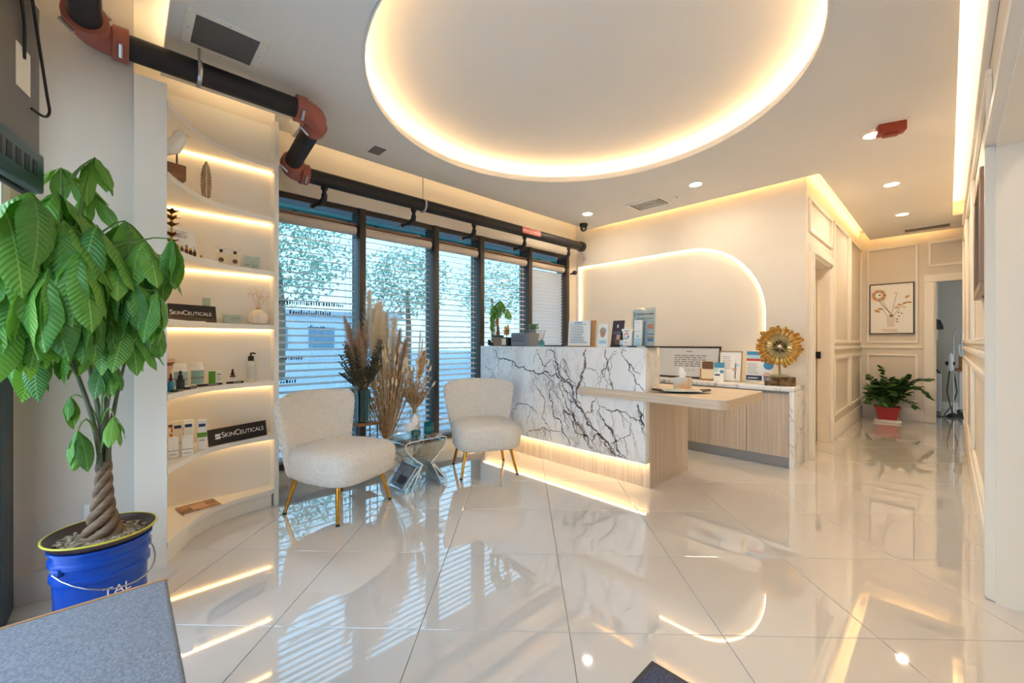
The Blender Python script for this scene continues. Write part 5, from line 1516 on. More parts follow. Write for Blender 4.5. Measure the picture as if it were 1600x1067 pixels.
t = cbox('card_stack', 'small grey stack of cards beside the gold jar', (0.425, 3.275, z), 0.2, 0.05, 0.03, 0.022, M_greyplastic, ((0.05, 0.25, 0.95, 0.4, M_ink),), None, 'cards')
magazine('white book with black spine lying on the second shelf edge', (0.385, 3.20, z), (0, 0, 0.6), 0.12, 0.05, 0.010, M_whitebox, ((0.0, 0.0, 1.0, 0.08, M_ink),), None, 'flat_book')
for x, y, lab in ((0.475, 3.30, 'cream perfume bottle with antler stopper, nearer the books'), (0.555, 3.315, 'cream perfume bottle with antler stopper, nearer the green boxes')):
    t = thing('perfume_bottle', lab, 'bottle', (x, y, z), face(x, y), 'antler perfume bottles')
    obj('body', G().loft([[(sx * k, sy * k * 0.6, zz) for sx, sy in ((-0.03, -0.03), (0.03, -0.03), (0.03, 0.03), (-0.03, 0.03))] for k, zz in ((0.9, 0), (1.0, 0.006), (1.0, 0.06), (0.75, 0.078), (0.4, 0.085))]), M_cream, t)
    obj('label', G().cyl((0, -0.0185, 0.034), (0, -0.0195, 0.034), 0.015, n=16), M_brownp, t)
    obj('neck', G().cyl((0, 0, 0.084), (0, 0, 0.105), 0.009, n=12), M_darkwood, t)
    g = G()
    for s_ in (-1, 1): g.loft([[(0, -0.003, 0.10), (0, 0.003, 0.10)], [(s_ * 0.022, -0.005, 0.112), (s_ * 0.022, 0.005, 0.112)], [(s_ * 0.042, -0.001, 0.12), (s_ * 0.042, 0.001, 0.12)]], close=False)
    obj('stopper', g, M_brownp, t)
for x, y, lab in ((0.635, 3.345, 'pale green carton beside the perfume bottle'), (0.685, 3.35, 'pale green carton at the end of the second shelf')):
    cbox('green_carton', lab, (x, y, z), face(x, y), 0.042, 0.04, 0.088, M_pgreen, ((0.15, 0.3, 0.8, 0.34, M_greyink), (0.15, 0.22, 0.6, 0.26, M_greyink)), 'pale green cartons')

# ---- third shelf
SKIN = [('S', 1.32), ('KIN', 1.0), ('C', 1.32), ('EUTICALS', 1.0)]
def plaque(label, loc, rz, w, h, logo):
    t = thing('display_plaque', label, 'sign', loc, rz, 'black shelf plaques')
    t.rotation_euler = (-math.radians(8), 0, rz)
    obj('board', G().box((-w / 2, 0, 0), (w / 2, 0.006, h), 0.001, seg=1), M_plaque, t)
    tw_ = w * (0.74 if logo else 0.84)
    x0 = -w / 2 + (w * 0.21 if logo else w * 0.06)
    text_obj('lettering', SKIN, 0.03, M_letter, t, Matrix.Translation((x0, -0.0008, h * 0.40)) @ Matrix.Rotation(PI / 2, 4, 'X'), tw_)
    if logo:
        s_ = h * 0.30; lx = -w / 2 + w * 0.11
        obj('logo_square', G().box((lx, -0.0008, h * 0.36), (lx + s_, 0.0, h * 0.36 + s_), 0.0), M_letter, t)
        g = G(); g.tube([(lx + s_ * f, -0.0012, h * 0.36 + s_ * (0.25 + 0.5 * f + 0.12 * math.sin(f * 6.3))) for f in [k / 8 for k in range(9)]], 0.0022, 5)
        obj('logo_swirl', g, M_plaque, t)
    obj('easel', G().box((-0.05, -0.018, 0.0), (0.06, 0.0, 0.004)), M_darkplastic if logo else M_paper, t)
    return t
z = ZS[3] + 0.0005
plaque('black plaque with white brand lettering, middle shelf below the gold items', (0.318, 3.20, z), math.radians(20), 0.27, 0.108, False)
cbox('green_carton', 'small pale green carton peeking over the middle shelf plaque', (0.40, 3.34, z), -0.1, 0.045, 0.035, 0.165, M_pgreen, ((0.1, 0.7, 0.9, 0.72, M_greyink),), 'pale green cartons')
cbox('green_carton', 'pale green carton lying flat between plaque and gourd vase', (0.545, 3.36, z), -0.05, 0.10, 0.045, 0.062, M_pgreen, ((0.35, 0.6, 0.9, 0.66, M_greyink), (0.35, 0.4, 0.8, 0.45, M_greyink)), 'pale green cartons')
t = thing('gourd_vase', 'white ribbed gourd vase at the end of the middle shelf', 'vase', (0.70, 3.352, z))
g = G(); rings = []
for r_, zz in ((0.03, 0.0), (0.052, 0.012), (0.062, 0.04), (0.056, 0.07), (0.036, 0.095), (0.016, 0.106), (0.014, 0.112)):
    rings.append([(r_ * (1 + 0.09 * abs(math.cos(4 * (2 * PI * j / 48))) - 0.06) * math.cos(2 * PI * j / 48), r_ * (1 + 0.09 * abs(math.cos(4 * (2 * PI * j / 48))) - 0.06) * math.sin(2 * PI * j / 48), zz) for j in range(48)])
g.loft(rings); obj('body', g, mat('gourd_white', c(240, 226, 206), 0.4), t); obj('neck_ring', G().lathe([(0.015, 0.11), (0.018, 0.113), (0.015, 0.118)], 18), M_oakdark, t)
t = thing('dried_sprigs', 'fine dried gypsophila sprigs in the gourd vase', 'dried flowers', (0.70, 3.352, z + 0.105))
qq = random.Random(9)
for k in range(12):
    tip = Vector((qq.uniform(-0.07, 0.07), qq.uniform(-0.08, 0.02), qq.uniform(0.09, 0.17)))
    g = G(); g.tube([(0, 0, 0), tip * 0.5 + Vector((0, 0, 0.01)), tip], 0.0007, 4)
    for j in range(9):
        p = tip * qq.uniform(0.6, 1.0) + Vector((qq.uniform(-0.02, 0.02), qq.uniform(-0.015, 0.015), qq.uniform(-0.02, 0.02))); g.blob(p, 0.0024, 1)
    obj('sprig', g, mat('sprig%d' % k, c(214, 180, 136), 0.8), t)

# ---- fourth shelf
z = ZS[2] + 0.0005
def tub(x, y, lab, m):
    t = thing('supplement_tub', lab, 'bottle', (x, y, z), face(x, y), 'white supplement tubs')
    obj('body', G().lathe([(0.036, 0), (0.039, 0.003), (0.039, 0.105), (0.036, 0.116), (0.031, 0.12)], 28), M_whitebox, t); obj('lid', G().lathe([(0.032, 0.12), (0.033, 0.121), (0.033, 0.142), (0.030, 0.145)], 28), M_whitebox, t)
    lb = obj('label', G().loft([[(0.0396 * math.cos(a_), 0.0396 * math.sin(a_), zz) for a_ in [-PI * 0.75 + k * PI * 0.85 / 12 for k in range(13)]] for zz in (0.012, 0.098)], close=False), m, t)
    obj('label_stripe', G().loft([[(0.0399 * math.cos(a_), 0.0399 * math.sin(a_), zz) for a_ in [-PI * 0.75 + k * PI * 0.85 / 12 for k in range(13)]] for zz in (0.045, 0.058)], close=False), M_greyink, lb)
tub(0.255, 3.22, 'white supplement tub nearest the pier on the fourth shelf', M_teal)
tub(0.345, 3.30, 'white supplement tub beside the green carton', M_teal)
def dropper(x, y, lab, m, h=0.075, r=0.017, lm=None):
    t = thing('dropper_bottle', lab, 'bottle', (x, y, z), face(x, y), 'dropper bottles')
    obj('body', G().lathe([(r, 0), (r, h * 0.62), (r * 0.5, h * 0.72)], 20), m, t)
    obj('cap', G().lathe([(r * 0.62, h * 0.70), (r * 0.62, h * 0.9), (r * 0.4, h * 0.92)], 16), M_darkplastic, t); obj('bulb', G().lathe([(r * 0.36, h * 0.92), (r * 0.38, h * 1.1), (r * 0.2, h * 1.2)], 12), M_darkplastic, t)
    if lm: obj('label', G().lathe([(r * 1.02, h * 0.08), (r * 1.02, h * 0.5)], 20, cap0=False, cap1=False), lm, t)
dropper(0.196, 2.965, 'blue dropper bottle with black cap beside the pier', mat('blue_glass', c(20, 130, 176), 0.15), 0.085, 0.014)
dropper(0.245, 3.055, 'dark glass dropper bottle before the white tubs', M_darkplastic, 0.092, 0.02, mat('dark_label', c(58, 54, 56), 0.3))
dropper(0.545, 3.34, 'amber dropper bottle with white label near the pump bottle', mat('amber_glass', c(120, 56, 22), 0.15), 0.078, 0.017, M_paper)
t = thing('paper_cup', 'pink-beige cup behind the white tub by the pier', 'cup', (0.205, 3.36, z)); obj('body', G().lathe([(0.03, 0), (0.036, 0.17), (0.034, 0.17), (0.028, 0.01)], 20), mat('pinkish', c(222, 190, 170), 0.6), t); obj('band', G().lathe([(0.0355, 0.13), (0.0364, 0.15)], 20, cap0=False, cap1=False), M_brownp, t)
cbox('green_white_carton', 'green and white carton between tub and amber dropper', (0.45, 3.34, z), face(0.45, 3.34), 0.075, 0.03, 0.085, M_whitebox, ((0.0, 0.0, 0.5, 1.0, M_green), (0.6, 0.7, 0.9, 0.76, M_ink), (0.6, 0.5, 0.85, 0.54, M_greyink), (0.6, 0.3, 0.9, 0.34, M_greyink)))
t = thing('pump_bottle', 'clear pump bottle with black pump, end of the fourth shelf', 'bottle', (0.655, 3.355, z), face(0.655, 3.355))
obj('body', G().lathe([(0.024, 0), (0.027, 0.004), (0.027, 0.135), (0.016, 0.146)], 24), mat('frosted', c(226, 222, 208), 0.2), t); obj('label', G().lathe([(0.0274, 0.02), (0.0274, 0.11)], 24, cap0=False, cap1=False), mat('pale_label', c(206, 206, 196), 0.4), t)
obj('collar', G().lathe([(0.018, 0.146), (0.018, 0.178), (0.008, 0.182)], 18), M_darkplastic, t); obj('pump', G().tube([(0, 0, 0.18), (0, 0, 0.198), (0.012, -0.01, 0.2), (0.028, -0.02, 0.196)], [0.006, 0.007, 0.007, 0.005], 8), M_darkplastic, t)
for (x, y, rz, w, lab) in ((0.222, 2.955, 0.95, 0.07, 'short black display strip beside the blue dropper'), (0.29, 3.075, 0.85, 0.08, 'black display strip below the dark dropper'), (0.405, 3.225, 0.5, 0.15, 'long black display strip in front of the green carton'), (0.55, 3.29, 0.25, 0.10, 'black display strip below the amber dropper')):
    t = thing('display_strip', lab, 'tray', (x, y, z), rz, 'black display strips'); obj('tray', G().box((-w / 2, -0.012, 0), (w / 2, 0.012, 0.014), 0.002), M_plaque, t); obj('label', G().box((-w * 0.15, -0.0127, 0.004), (w * 0.3, -0.0119, 0.010)), M_greyink, t)

# ---- fifth shelf
z = ZS[1] + 0.0005
plaque('black plaque with white square logo and brand lettering, fifth shelf', (0.575, 3.275, z), math.radians(22), 0.385, 0.105, True)
for x, y, h, w, lab, gr in ((0.213, 3.06, 0.115, 0.05, 'short white carton nearest the pier on the fifth shelf', 0), (0.277, 3.05, 0.118, 0.052, 'short white carton in front of the tall cartons', 0), (0.243, 3.19, 0.185, 0.048, 'tall cream carton, first of three on the fifth shelf', 1), (0.295, 3.20, 0.185, 0.048, 'tall white carton in the middle with dark oval mark', 1), (0.36, 3.18, 0.18, 0.048, 'tall white carton with green band beside the logo plaque', 2)):
    p = [(0.0, 0.34, 1.0, 0.37, M_greyink), (0.15, 0.15, 0.8, 0.18, M_greyink)]
    if gr: p = [(0.15, 0.78, 0.85, 0.88, M_navy), (0.2, 0.3, 0.8, 0.33, M_greyink)]
    if gr == 2: p += [(0.0, 0.42, 1.0, 0.58, M_green)]
    cbox('skincare_carton', lab, (x, y, z), face(x, y), w, 0.045, h, M_whitebox if lab[5] != 'c' else mat('cream_carton', c(240, 226, 196), 0.5), p, 'skincare cartons')
card('small_painting', 'small painting with brown brush strokes behind the white cartons', 'picture', (0.235, 3.36, z), 0.0, 0.12, 0.165, 6, 0.012, M_whitebox, ((0.25, 0.1, 0.95, 0.3, M_brownp), (0.35, 0.34, 0.95, 0.5, mat('terracotta', c(186, 100, 70), 0.6)), (0.4, 0.55, 0.95, 0.72, M_redp), (0.3, 0.74, 0.9, 0.85, M_brownp)))
# ---- bottom shelf
magazine('brown portrait magazine lying on the lowest shelf', (0.355, 3.275, ZS[0] + 0.0006), (0, 0, math.radians(10)), 0.20, 0.16, 0.008, M_covbrown, ((0.3, 0.2, 0.7, 0.8, M_skin),))

# ---- things on the marble counter
ZK = 1.1305
R90 = -PI / 2
t = thing('small_money_tree', 'small potted money tree at the window end of the marble counter', 'plant', (3.11, 3.52, ZK))
obj('pot', G().lathe([(0.048, 0), (0.052, 0.004), (0.064, 0.118), (0.058, 0.118), (0.05, 0.10)], 28), mat('taupe_pot', c(146, 130, 116), 0.6), t); obj('rim', G().lathe([(0.0635, 0.10), (0.067, 0.102), (0.067, 0.12), (0.06, 0.121)], 28), mat('dark_green_rim', c(40, 62, 52), 0.4), t); obj('soil', G().lathe([(0.056, 0.105), (0.01, 0.11)], 20), M_soil, t)
obj('trunk', G().tube([(0, 0, 0.10), (0, 0, 0.15), (0.0, 0.004, 0.24), (0.0, 0.004, 0.30)], [0.026, 0.022, 0.012, 0.009], 12), M_bark, t)
sl = [leaf_mesh(0.13, 0.046, 0.4, 0.2, M_leaf[k], 6) for k in (0, 1, 2)]
yl = leaf_mesh(0.11, 0.04, 0.35, 0.2, mat('yellow_leaf', c(206, 130, 40), 0.5), 6)
for (dy, dz, dx, n) in ((-0.05, 0.51, 0.0, 6), (0.07, 0.47, 0.0, 6), (-0.16, 0.41, 0.0, 6), (0.02, 0.44, -0.04, 5), (0.08, 0.39, 0.02, 5), (-0.08, 0.45, -0.03, 5)):
    p = Vector((dx, dy, dz)); obj('leaf_stalk', G().tube([(0, 0.004, 0.29), (dx * 0.5, dy * 0.4, dz - 0.02), p], 0.003, 6), M_stem, t)
    for k in range(n): place_leaf(sl[k % 3], t, p, k * 2 * PI / n + rnd.uniform(-0.2, 0.2), math.radians(rnd.uniform(22, 62)), rnd.uniform(-0.3, 0.3), rnd.uniform(0.85, 1.1))
for a_ in (2.4, 3.3): place_leaf(yl, t, Vector((-0.02, 0, 0.33)), a_, math.radians(72), 0, 1.0)
t = thing('trailing_vine', 'thin vine stem with leaves against the window mullion', 'plant', (3.16, 3.67, ZK))
obj('pot', G().lathe([(0.02, 0), (0.024, 0.035), (0.02, 0.036)], 14), M_darkplastic, t)
obj('stem', G().tube([(0, 0, 0.02), (0.0, 0.012, 0.15), (0.0, -0.003, 0.27), (0, 0.008, 0.36)], 0.005, 6), mat('vine_brown', c(150, 96, 66), 0.7), t)
for k, zz in enumerate((0.26, 0.30, 0.34, 0.37, 0.39)): place_leaf(sl[k % 3], t, Vector((0, 0.004, zz)), k * 1.9, math.radians(60), 0.2, 1.0)
t = thing('black_figurine', 'small black lumpy figurine beside the potted tree', 'ornament', (3.08, 3.63, ZK)); obj('body', G().blob((0, 0, 0.03), (0.026, 0.026, 0.03), 2, 0.1), M_darkplastic, t); obj('head', G().blob((-0.01, 0, 0.06), 0.016, 2), M_darkplastic, t)
t = thing('award_trophy', 'small gold figure award on a black base', 'trophy', (3.06, 3.32, ZK), R90)
obj('base', G().box((-0.05, -0.035, 0), (0.05, 0.035, 0.095), 0.003), M_darkplastic, t); obj('plate', G().box((-0.043, -0.0362, 0.012), (0.025, -0.0348, 0.083)), M_cream, t)
obj('tray', G().lathe([(0.045, 0.165), (0.05, 0.17), (0.045, 0.172)], 20), M_gold, t); obj('rod', G().cyl((0, 0, 0.095), (0, 0, 0.168), 0.004, n=8), M_gold, t)
for x, s_ in ((-0.022, 0.8), (0.018, 1.1)): obj('figure', G().tube([(x, 0, 0.12), (x - 0.004, 0, 0.16), (x + 0.004, 0, 0.17 + 0.03 * s_), (x, 0, 0.18 + 0.045 * s_)], [0.012, 0.018 * s_, 0.012, 0.013], 10), M_goldleaf, t)
t = thing('grey_printer', 'grey card printer box on the marble counter', 'printer', (3.12, 3.10, ZK), R90)
obj('body', G().box((-0.135, -0.08, 0), (0.135, 0.08, 0.14), 0.012), M_greyplastic, t); obj('front_panel', G().box((-0.115, -0.0835, 0.055), (0.06, -0.079, 0.12), 0.002), mat('mid_grey', c(112, 116, 124), 0.5), t); obj('slot', G().box((-0.115, -0.0842, 0.052), (0.07, -0.079, 0.056)), M_darkplastic, t); obj('lid_line', G().box((0.085, -0.081, 0.0), (0.088, 0.06, 0.141)), mat('mid_grey2', c(100, 104, 112), 0.5), t)
t = thing('succulent', 'small green succulent in a pot on the grey printer', 'plant', (3.14, 3.0, ZK + 0.1405))
obj('pot', G().lathe([(0.035, 0), (0.045, 0.03), (0.04, 0.03)], 18), M_greyplastic, t)
ss = leaf_mesh(0.045, 0.022, -0.2, 0.15, mat('succulent_leaf', c(104, 146, 104), 0.5), 4); qq = random.Random(4)
for k in range(70):
    a_ = qq.uniform(0, 2 * PI); place_leaf(ss, t, Vector((0.035 * math.cos(a_) * qq.random(), 0.06 * math.sin(a_) * qq.random(), 0.02 + 0.05 * qq.random())), qq.uniform(0, 6.28), math.radians(qq.uniform(-80, -10)), 0, qq.uniform(0.7, 1.1))
t = thing('reed_diffuser', 'glass reed diffuser with wooden sticks beside the printer', 'diffuser', (3.12, 2.86, ZK)); obj('bottle', G().lathe([(0.03, 0), (0.032, 0.004), (0.032, 0.05), (0.015, 0.06), (0.014, 0.066)], 20), M_tealglass, t)
for k in range(7): obj('reed', G().cyl((0, 0, 0.01), (0.03 * math.cos(k), 0.04 * math.sin(k * 0.9), 0.17), 0.0018, n=5), M_oakdark, t)
t = thing('pen_tray', 'low dark tray beside the framed price list', 'tray', (3.12, 2.66, ZK), R90); obj('base', G().box((-0.12, -0.05, 0), (0.12, 0.05, 0.005), 0.001), M_darkplastic, t); obj('lip', G().box((-0.12, -0.05, 0.004), (0.12, -0.044, 0.012)), M_darkplastic, t)
t = card('price_list', 'white printed list in a wooden stand on the counter', 'sign', (3.09, 2.365, ZK + 0.008), R90, 0.255, 0.235, 4, 0.004, M_paper, lines(0.08, 0.9, 0.1, 0.88, 12, M_greyink, lq, 0.35) + [(0.28, 0.9, 0.62, 0.93, M_sky)])
obj('back_panel', G().box((-0.10, 0.02, -0.004), (0.168, 0.03, 0.235), 0.001), M_oakdark, t); obj('stand_foot', G().box((-0.15, -0.02, -0.008), (0.165, 0.05, 0.0), 0.002), M_oakdark, t)
t = card('face_card', 'tall card with a face drawing in a clear stand', 'sign', (3.09, 2.105, ZK + 0.0005), R90, 0.10, 0.205, 5, 0.006, M_paper, ((0.1, 0.12, 0.9, 0.3, M_lightblue), (0.25, 0.2, 0.8, 0.22, M_greyink)))
fc = obj('face_drawing', G().loft([[(0.028 * math.cos(2 * PI * k / 20), -0.0009, 0.122 + 0.04 * math.sin(2 * PI * k / 20)) for k in range(20)], [(0.028 * math.cos(2 * PI * k / 20), -0.0003, 0.122 + 0.04 * math.sin(2 * PI * k / 20)) for k in range(20)]]), M_skin, t)
g = G(); g.tube([(0.03 * math.cos(a_), -0.001, 0.135 + 0.034 * math.sin(a_)) for a_ in [k * PI / 10 for k in range(11)]], 0.004, 5); obj('head_band', g, M_greyink, fc)
for x in (-0.012, 0.012): obj('eye', G().box((x - 0.006, -0.0014, 0.126), (x + 0.006, -0.0008, 0.130)), M_ink, fc)
obj('mouth', G().box((-0.008, -0.0014, 0.098), (0.008, -0.0008, 0.102)), M_redp, fc); obj('nose', G().box((-0.002, -0.0014, 0.108), (0.002, -0.0008, 0.122)), M_brownp, fc)
t = card('purple_flyer', 'dark purple flyer leaning in a clear stand', 'sign', (3.09, 1.965, ZK + 0.0005), R90, 0.115, 0.235, 12, 0.004, M_purple, [(0.42, 0.72, 0.52, 0.84, M_letter), (0.3, 0.1, 0.85, 0.3, M_brownp), (0.45, 0.28, 0.75, 0.46, M_skin), (0.1, 0.5, 0.9, 0.52, M_greyink), (0.2, 0.56, 0.8, 0.58, M_greyink), (0.1, 0.08, 0.35, 0.24, M_ink)])
t = thing('leaflet_tray', 'long black tray under the review card and leaflets', 'tray', (3.12, 1.80, ZK), R90); obj('base', G().box((-0.20, -0.07, 0), (0.20, 0.07, 0.010), 0.002), M_darkplastic, t)
for x in (-0.1, 0.06): obj('label', G().box((x, -0.0707, 0.002), (x + 0.07, -0.0699, 0.008)), M_paper, t)
ZT2 = ZK + 0.0105
t = thing('serum_bottle', 'small dark dropper bottle with white label beside the review card', 'bottle', (3.085, 1.905, ZT2)); obj('body', G().lathe([(0.016, 0), (0.016, 0.065), (0.008, 0.075)], 18), mat('olive_glass', c(58, 54, 30), 0.2), t); obj('label', G().lathe([(0.0164, 0.008), (0.0164, 0.05)], 18, cap0=False, cap1=False), M_lightblue, t); obj('cap', G().lathe([(0.01, 0.075), (0.01, 0.1), (0.005, 0.125)], 14), M_darkplastic, t)
t = card('review_card', 'white review card with a coloured letter G', 'sign', (3.075, 1.86, ZT2), R90, 0.10, 0.145, 7, 0.004, M_paper, [(0.25, 0.88, 0.75, 0.91, M_greyink), (0.35, 0.80, 0.65, 0.83, M_redp), (0.3, 0.2, 0.7, 0.22, M_redp), (0.4, 0.12, 0.6, 0.14, M_greyink)])
gc = [mat('g_red', c(214, 70, 56), 0.5), mat('g_yellow', c(238, 184, 52), 0.5), mat('g_green', c(60, 160, 90), 0.5), mat('g_blue', c(70, 126, 216), 0.5)]
for a0, a1, m in ((35, 145, gc[0]), (145, 215, gc[1]), (215, 310, gc[2]), (310, 362, gc[3])):
    pts = [math.radians(a0 + (a1 - a0) * k / 8) for k in range(9)]
    obj('logo_arc', G().loft([[(r_ * math.cos(a_), -0.001, 0.082 + r_ * math.sin(a_)) for a_ in pts] for r_ in (0.018, 0.026)], close=False), m, t)
obj('logo_bar', G().box((0.0, -0.0012, 0.078), (0.026, -0.0006, 0.086)), gc[3], t)
t = card('white_leaflet', 'slim pale leaflet box standing on the black tray', 'leaflet', (3.10, 1.765, ZT2), R90, 0.07, 0.215, 3, 0.02, M_paper, [(0.3, 0.36, 0.62, 0.39, M_sky), (0.1, 0.55, 0.9, 0.57, M_lightblue), (0.45, 0.88, 0.6, 0.9, M_redp), (0.1, 0.0, 0.9, 0.3, M_lightblue)])
M_flyer = mat('flyer_blue', c(220, 240, 246), 0.3)
t = card('clinic_flyer', 'tall pale blue flyer in a clear stand at the counter end', 'sign', (3.16, 1.75, ZT2), R90, 0.20, 0.31, 3, 0.004, M_flyer, [(0.05, 0.8, 0.13, 0.92, M_teal)] + lines(0.2, 0.97, 0.80, 0.92, 1, M_navy, lq, 0.0) + lines(0.2, 0.9, 0.7, 0.78, 1, M_greyink, lq, 0.0) + lines(0.05, 0.4, 0.58, 0.66, 2, M_greyink, lq) + [(0.06, 0.42, 0.3, 0.54, mat('peach', c(226, 160, 130), 0.5)), (0.7, 0.46, 0.95, 0.58, mat('peach2', c(226, 150, 120), 0.5)), (0.7, 0.12, 0.95, 0.24, M_sky), (0.72, 0.2, 0.9, 0.27, M_skin), (0.0, 0.94, 1.0, 0.96, M_paper), (0.68, 0.3, 0.98, 0.33, M_sky)])
obj('clear_sleeve', G().box((-0.11, -0.004, 0), (0.11, -0.002, 0.32)), M_clear, t)

# ---- on the desk top
ZD = 0.7765
t = thing('tissue_box', 'marbled tissue box with a white tissue on the oak desk', 'tissue box', (3.46, 1.55, ZD), R90 + 0.15)
obj('box', G().box((-0.06, -0.06, 0), (0.06, 0.06, 0.095), 0.003), mat('marbled_card', c(190, 216, 222), 0.5, noise=((9, 9, 9), c(226, 178, 132), 2)), t)
g = G(); g.loft([[(-0.025, 0.004, 0.094), (0.0, -0.008, 0.094), (0.02, 0.006, 0.094)], [(-0.03, 0.0, 0.13), (0.0, -0.014, 0.135), (0.03, 0.004, 0.13)], [(-0.028, 0.008, 0.18), (-0.004, -0.006, 0.185), (0.012, 0.01, 0.165)]], close=False)
obj('tissue', g, M_paper, t)
t = thing('leaf_tray', 'dark boat-shaped tray with magazines on the oak desk', 'tray', (3.19, 1.44, ZD), math.radians(-52))
g = G(); rings = []
for k in range(13):
    f = -1 + 2 * k / 12; w = 0.085 * math.sqrt(max(0.02, 1 - f * f)); rings.append([(f * 0.22, -w, 0.012 + 0.018 * f * f), (f * 0.22, -w * 0.5, 0.002 + 0.016 * f * f), (f * 0.22, 0, 0.0 + 0.016 * f * f), (f * 0.22, w * 0.5, 0.002 + 0.016 * f * f), (f * 0.22, w, 0.012 + 0.018 * f * f), (f * 0.22, w * 0.5, 0.006 + 0.018 * f * f), (f * 0.22, 0, 0.004 + 0.018 * f * f), (f * 0.22, -w * 0.5, 0.006 + 0.018 * f * f)])
g.loft(rings); obj('bowl', g, M_darkwood, t)
magazine('open pale magazine lying in the boat-shaped tray', (3.19, 1.44, ZD + 0.014), (0, 0, math.radians(-55)), 0.28, 0.13, 0.008, mat('cover_teal', c(206, 200, 180), 0.4), ((0.1, 0.2, 0.5, 0.8, M_teal), (0.6, 0.3, 0.9, 0.8, M_skin)))

# ---- on the console
ZP = 0.7555
def framed(name, label, loc, w, h, lean, fw, fm, sheet_m, blocks, depth=0.02):
    t = thing(name, label, 'picture', loc, R90)
    t.rotation_euler = (-math.radians(lean), 0, R90)
    g = G()
    for a_, b_ in (((-w / 2, 0), (w / 2, fw)), ((-w / 2, h - fw), (w / 2, h)), ((-w / 2, fw), (-w / 2 + fw, h - fw)), ((w / 2 - fw, fw), (w / 2, h - fw))):
        g.box((a_[0], 0, a_[1]), (b_[0], depth, b_[1]), 0.001, seg=1)
    obj('frame', g, fm, t)
    s_ = obj('print', G().box((-w / 2 + fw, depth * 0.3, fw), (w / 2 - fw, depth * 0.9, h - fw)), sheet_m, t)
    for (u0, v0, u1, v1, mm) in blocks:
        obj('print_block', G().box((u0 * w - w / 2, depth * 0.3 - 0.0006, v0 * h), (u1 * w - w / 2, depth * 0.3 + 0.0002, v1 * h)), mm, s_)
    return t
tl = []
for k in range(6): tl += [(a_, 0.70 - k * 0.065, b_, 0.72 - k * 0.065, M_ink) for (a_, b_, *_r) in [(x0, x1) for (x0, _a, x1, _b, _m) in lines(0.30, 0.80, 0, 1, 1, M_ink, lq, 0.05)]]
tl += [(0.48, 0.83, 0.58, 0.85, M_ink)] + [(a_, 0.24, b_, 0.26, M_greyink) for (a_, _x, b_, _y, _m) in lines(0.42, 0.64, 0, 1, 1, M_ink, lq, 0.0)]
framed('framed_notice', 'large black framed printed notice leaning on the console', (4.74, 2.09, ZP + 0.0045), 0.74, 0.37, 10, 0.018, M_frameb, mat('notice_paper', c(206, 208, 212), 0.4), tl)
t = card('wooden_card_holder', 'small wooden holder with a rounded dark photo card', 'holder', (4.63, 1.80, ZP), R90, 0.17, 0.13, 6, 0.01, M_oakdark, ())
obj('photo_card', G().prism(rounded(-0.065, 0.065, 0.02, 0.215, (0.02, 0.02, 0.02, 0.02)), -0.006, -0.001, lambda u, v, w: (u, w, v)), M_cream, t)
obj('photo', G().prism(rounded(-0.059, 0.059, 0.125, 0.208, (0.01, 0.01, 0.016, 0.016)), -0.0072, -0.0055, lambda u, v, w: (u, w, v)), M_brownp, t)
framed('framed_flowers', 'gold framed floral certificate on the console', (4.70, 1.60, ZP), 0.225, 0.325, 8, 0.006, M_gold, M_paper, [(0.7, 0.1, 0.76, 0.6, mat('tw_green', c(150, 150, 130), 0.6)), (0.6, 0.35, 0.78, 0.45, mat('blush', c(228, 190, 180), 0.6)), (0.68, 0.5, 0.88, 0.58, M_lightblue)] + lines(0.15, 0.6, 0.4, 0.85, 7, M_greyink, lq))
card('small_flyer', 'small blue and white flyer in front of the floral certificate', 'leaflet', (4.62, 1.68, ZP), R90, 0.105, 0.20, 6, 0.003, M_paper, [(0.0, 0.72, 1.0, 1.0, M_sky), (0.1, 0.3, 0.6, 0.38, M_navy), (0.0, 0.5, 0.4, 0.7, M_lightblue), (0.6, 0.45, 0.95, 0.6, M_sky)])
t = card('blue_flyer', 'large blue and white promotional flyer beside the gold sculpture', 'leaflet', (4.75, 1.335, ZP + 0.012), R90, 0.235, 0.31, 5, 0.003, M_paper, [(0.0, 0.88, 1.0, 1.0, M_sky), (0.0, 0.68, 0.7, 0.78, M_redp), (0.0, 0.76, 1.0, 0.88, M_lightblue), (0.0, 0.04, 0.62, 0.2, M_navy), (0.06, 0.10, 0.45, 0.13, M_letter)] + lines(0.05, 0.5, 0.25, 0.62, 6, M_greyink, lq))
for x, zz, r_, m in ((0.085, 0.17, 0.045, M_sky), (0.075, 0.06, 0.04, mat('blush2', c(230, 190, 186), 0.6))): obj('round_photo', G().cyl((x, -0.0012, zz), (x, -0.0003, zz), r_, n=24), m, t)
obj('clear_foot', G().box((-0.12, -0.03, -0.012), (0.12, 0.03, 0.0)), M_clear, t)
t = thing('flower_sculpture', 'gold sunflower disc sculpture on a dark marble base', 'sculpture', (4.60, 1.115, ZP), R90 + 0.35)
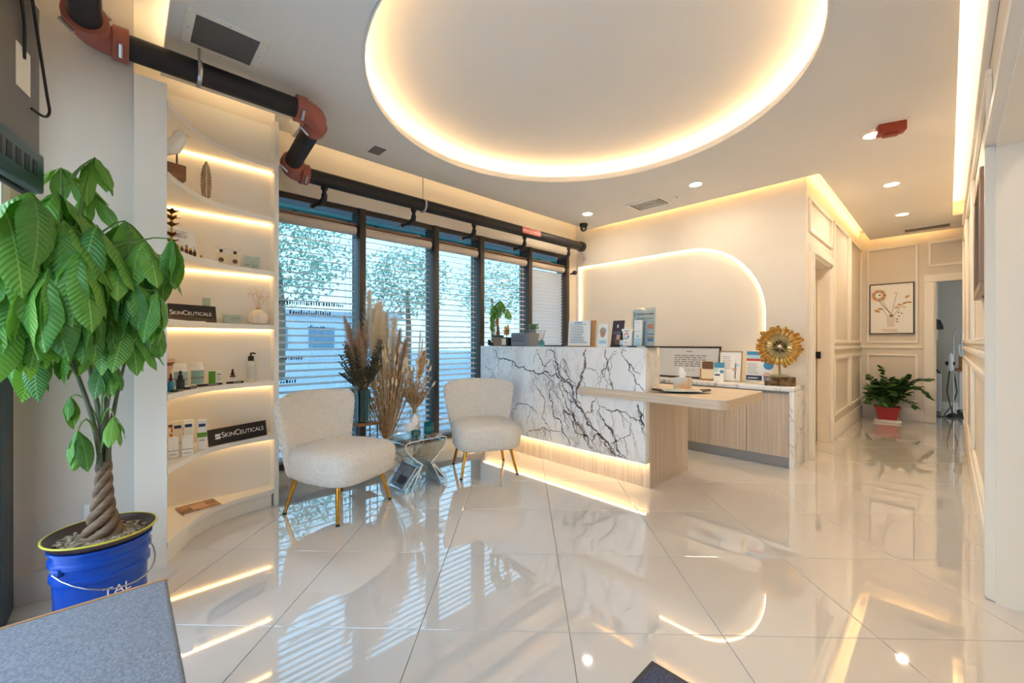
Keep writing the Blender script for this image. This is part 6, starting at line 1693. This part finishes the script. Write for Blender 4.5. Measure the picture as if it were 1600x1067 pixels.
obj('base', G().box((-0.125, -0.05, 0), (0.125, 0.05, 0.085), 0.002), mat('dark_marble', c(40, 30, 26), 0.15, noise=((22, 22, 22), c(150, 112, 70), 4)), t)
obj('base_plate', G().lathe([(0.085, 0.0855), (0.08, 0.098), (0.02, 0.104)], 24), mat('verdigris', c(150, 146, 110), 0.35, metal=0.7), t)
obj('stem', G().cyl((0, 0, 0.1), (0, 0, 0.26), 0.009, n=12), mat('brass_dull', c(150, 138, 96), 0.35, metal=0.8), t)
HC = 0.375
M_silverleaf = mat('silver_gold', c(196, 184, 140), 0.35, metal=0.7, noise=((30, 30, 30), c(156, 138, 92)))
def petal_ring(n, r0, r1, w, yoff, lift, m, jit):
    for k in range(n):
        a_ = 2 * PI * k / n + rnd.uniform(-0.05, 0.05); rr = r1 * rnd.uniform(1 - jit, 1 + jit)
        g = G(); rows = []
        for i in range(6):
            f = i / 5; r_ = r0 + (rr - r0) * f; ww = w * (0.55 + 0.8 * f - 1.1 * f ** 3) + 0.001
            rows.append([(-ww, yoff - lift * f * f, r_), (0, yoff - lift * f * f - 0.006, r_), (ww, yoff - lift * f * f, r_)])
        g.loft(rows, False, False, close=False)
        obj('petal', g, m, t, (0, 0, HC), (0, a_ + rnd.uniform(-0.06, 0.06), 0), sharp=20)
petal_ring(30, 0.03, 0.195, 0.036, 0.012, -0.02, M_goldleaf, 0.09)
petal_ring(34, 0.03, 0.178, 0.03, 0.002, 0.016, M_goldleaf, 0.12)
petal_ring(34, 0.02, 0.12, 0.012, -0.012, 0.004, M_silverleaf, 0.12)
petal_ring(18, 0.012, 0.06, 0.008, -0.012, 0.01, mat('dark_bronze', c(84, 70, 40), 0.4, metal=0.7), 0.1)
obj('disc', G().cyl((0, 0.012, HC), (0, 0.0, HC), 0.10, n=28), M_silverleaf, t)
obj('crystal_centre', G().blob((0, -0.02, HC), 0.018, 2, 0.15), mat('crystal', c(226, 214, 206), 0.2), t)
for v in bpy.data.objects:
    if v.name.startswith('t.') and v.type == 'FONT': bpy.data.objects.remove(v)
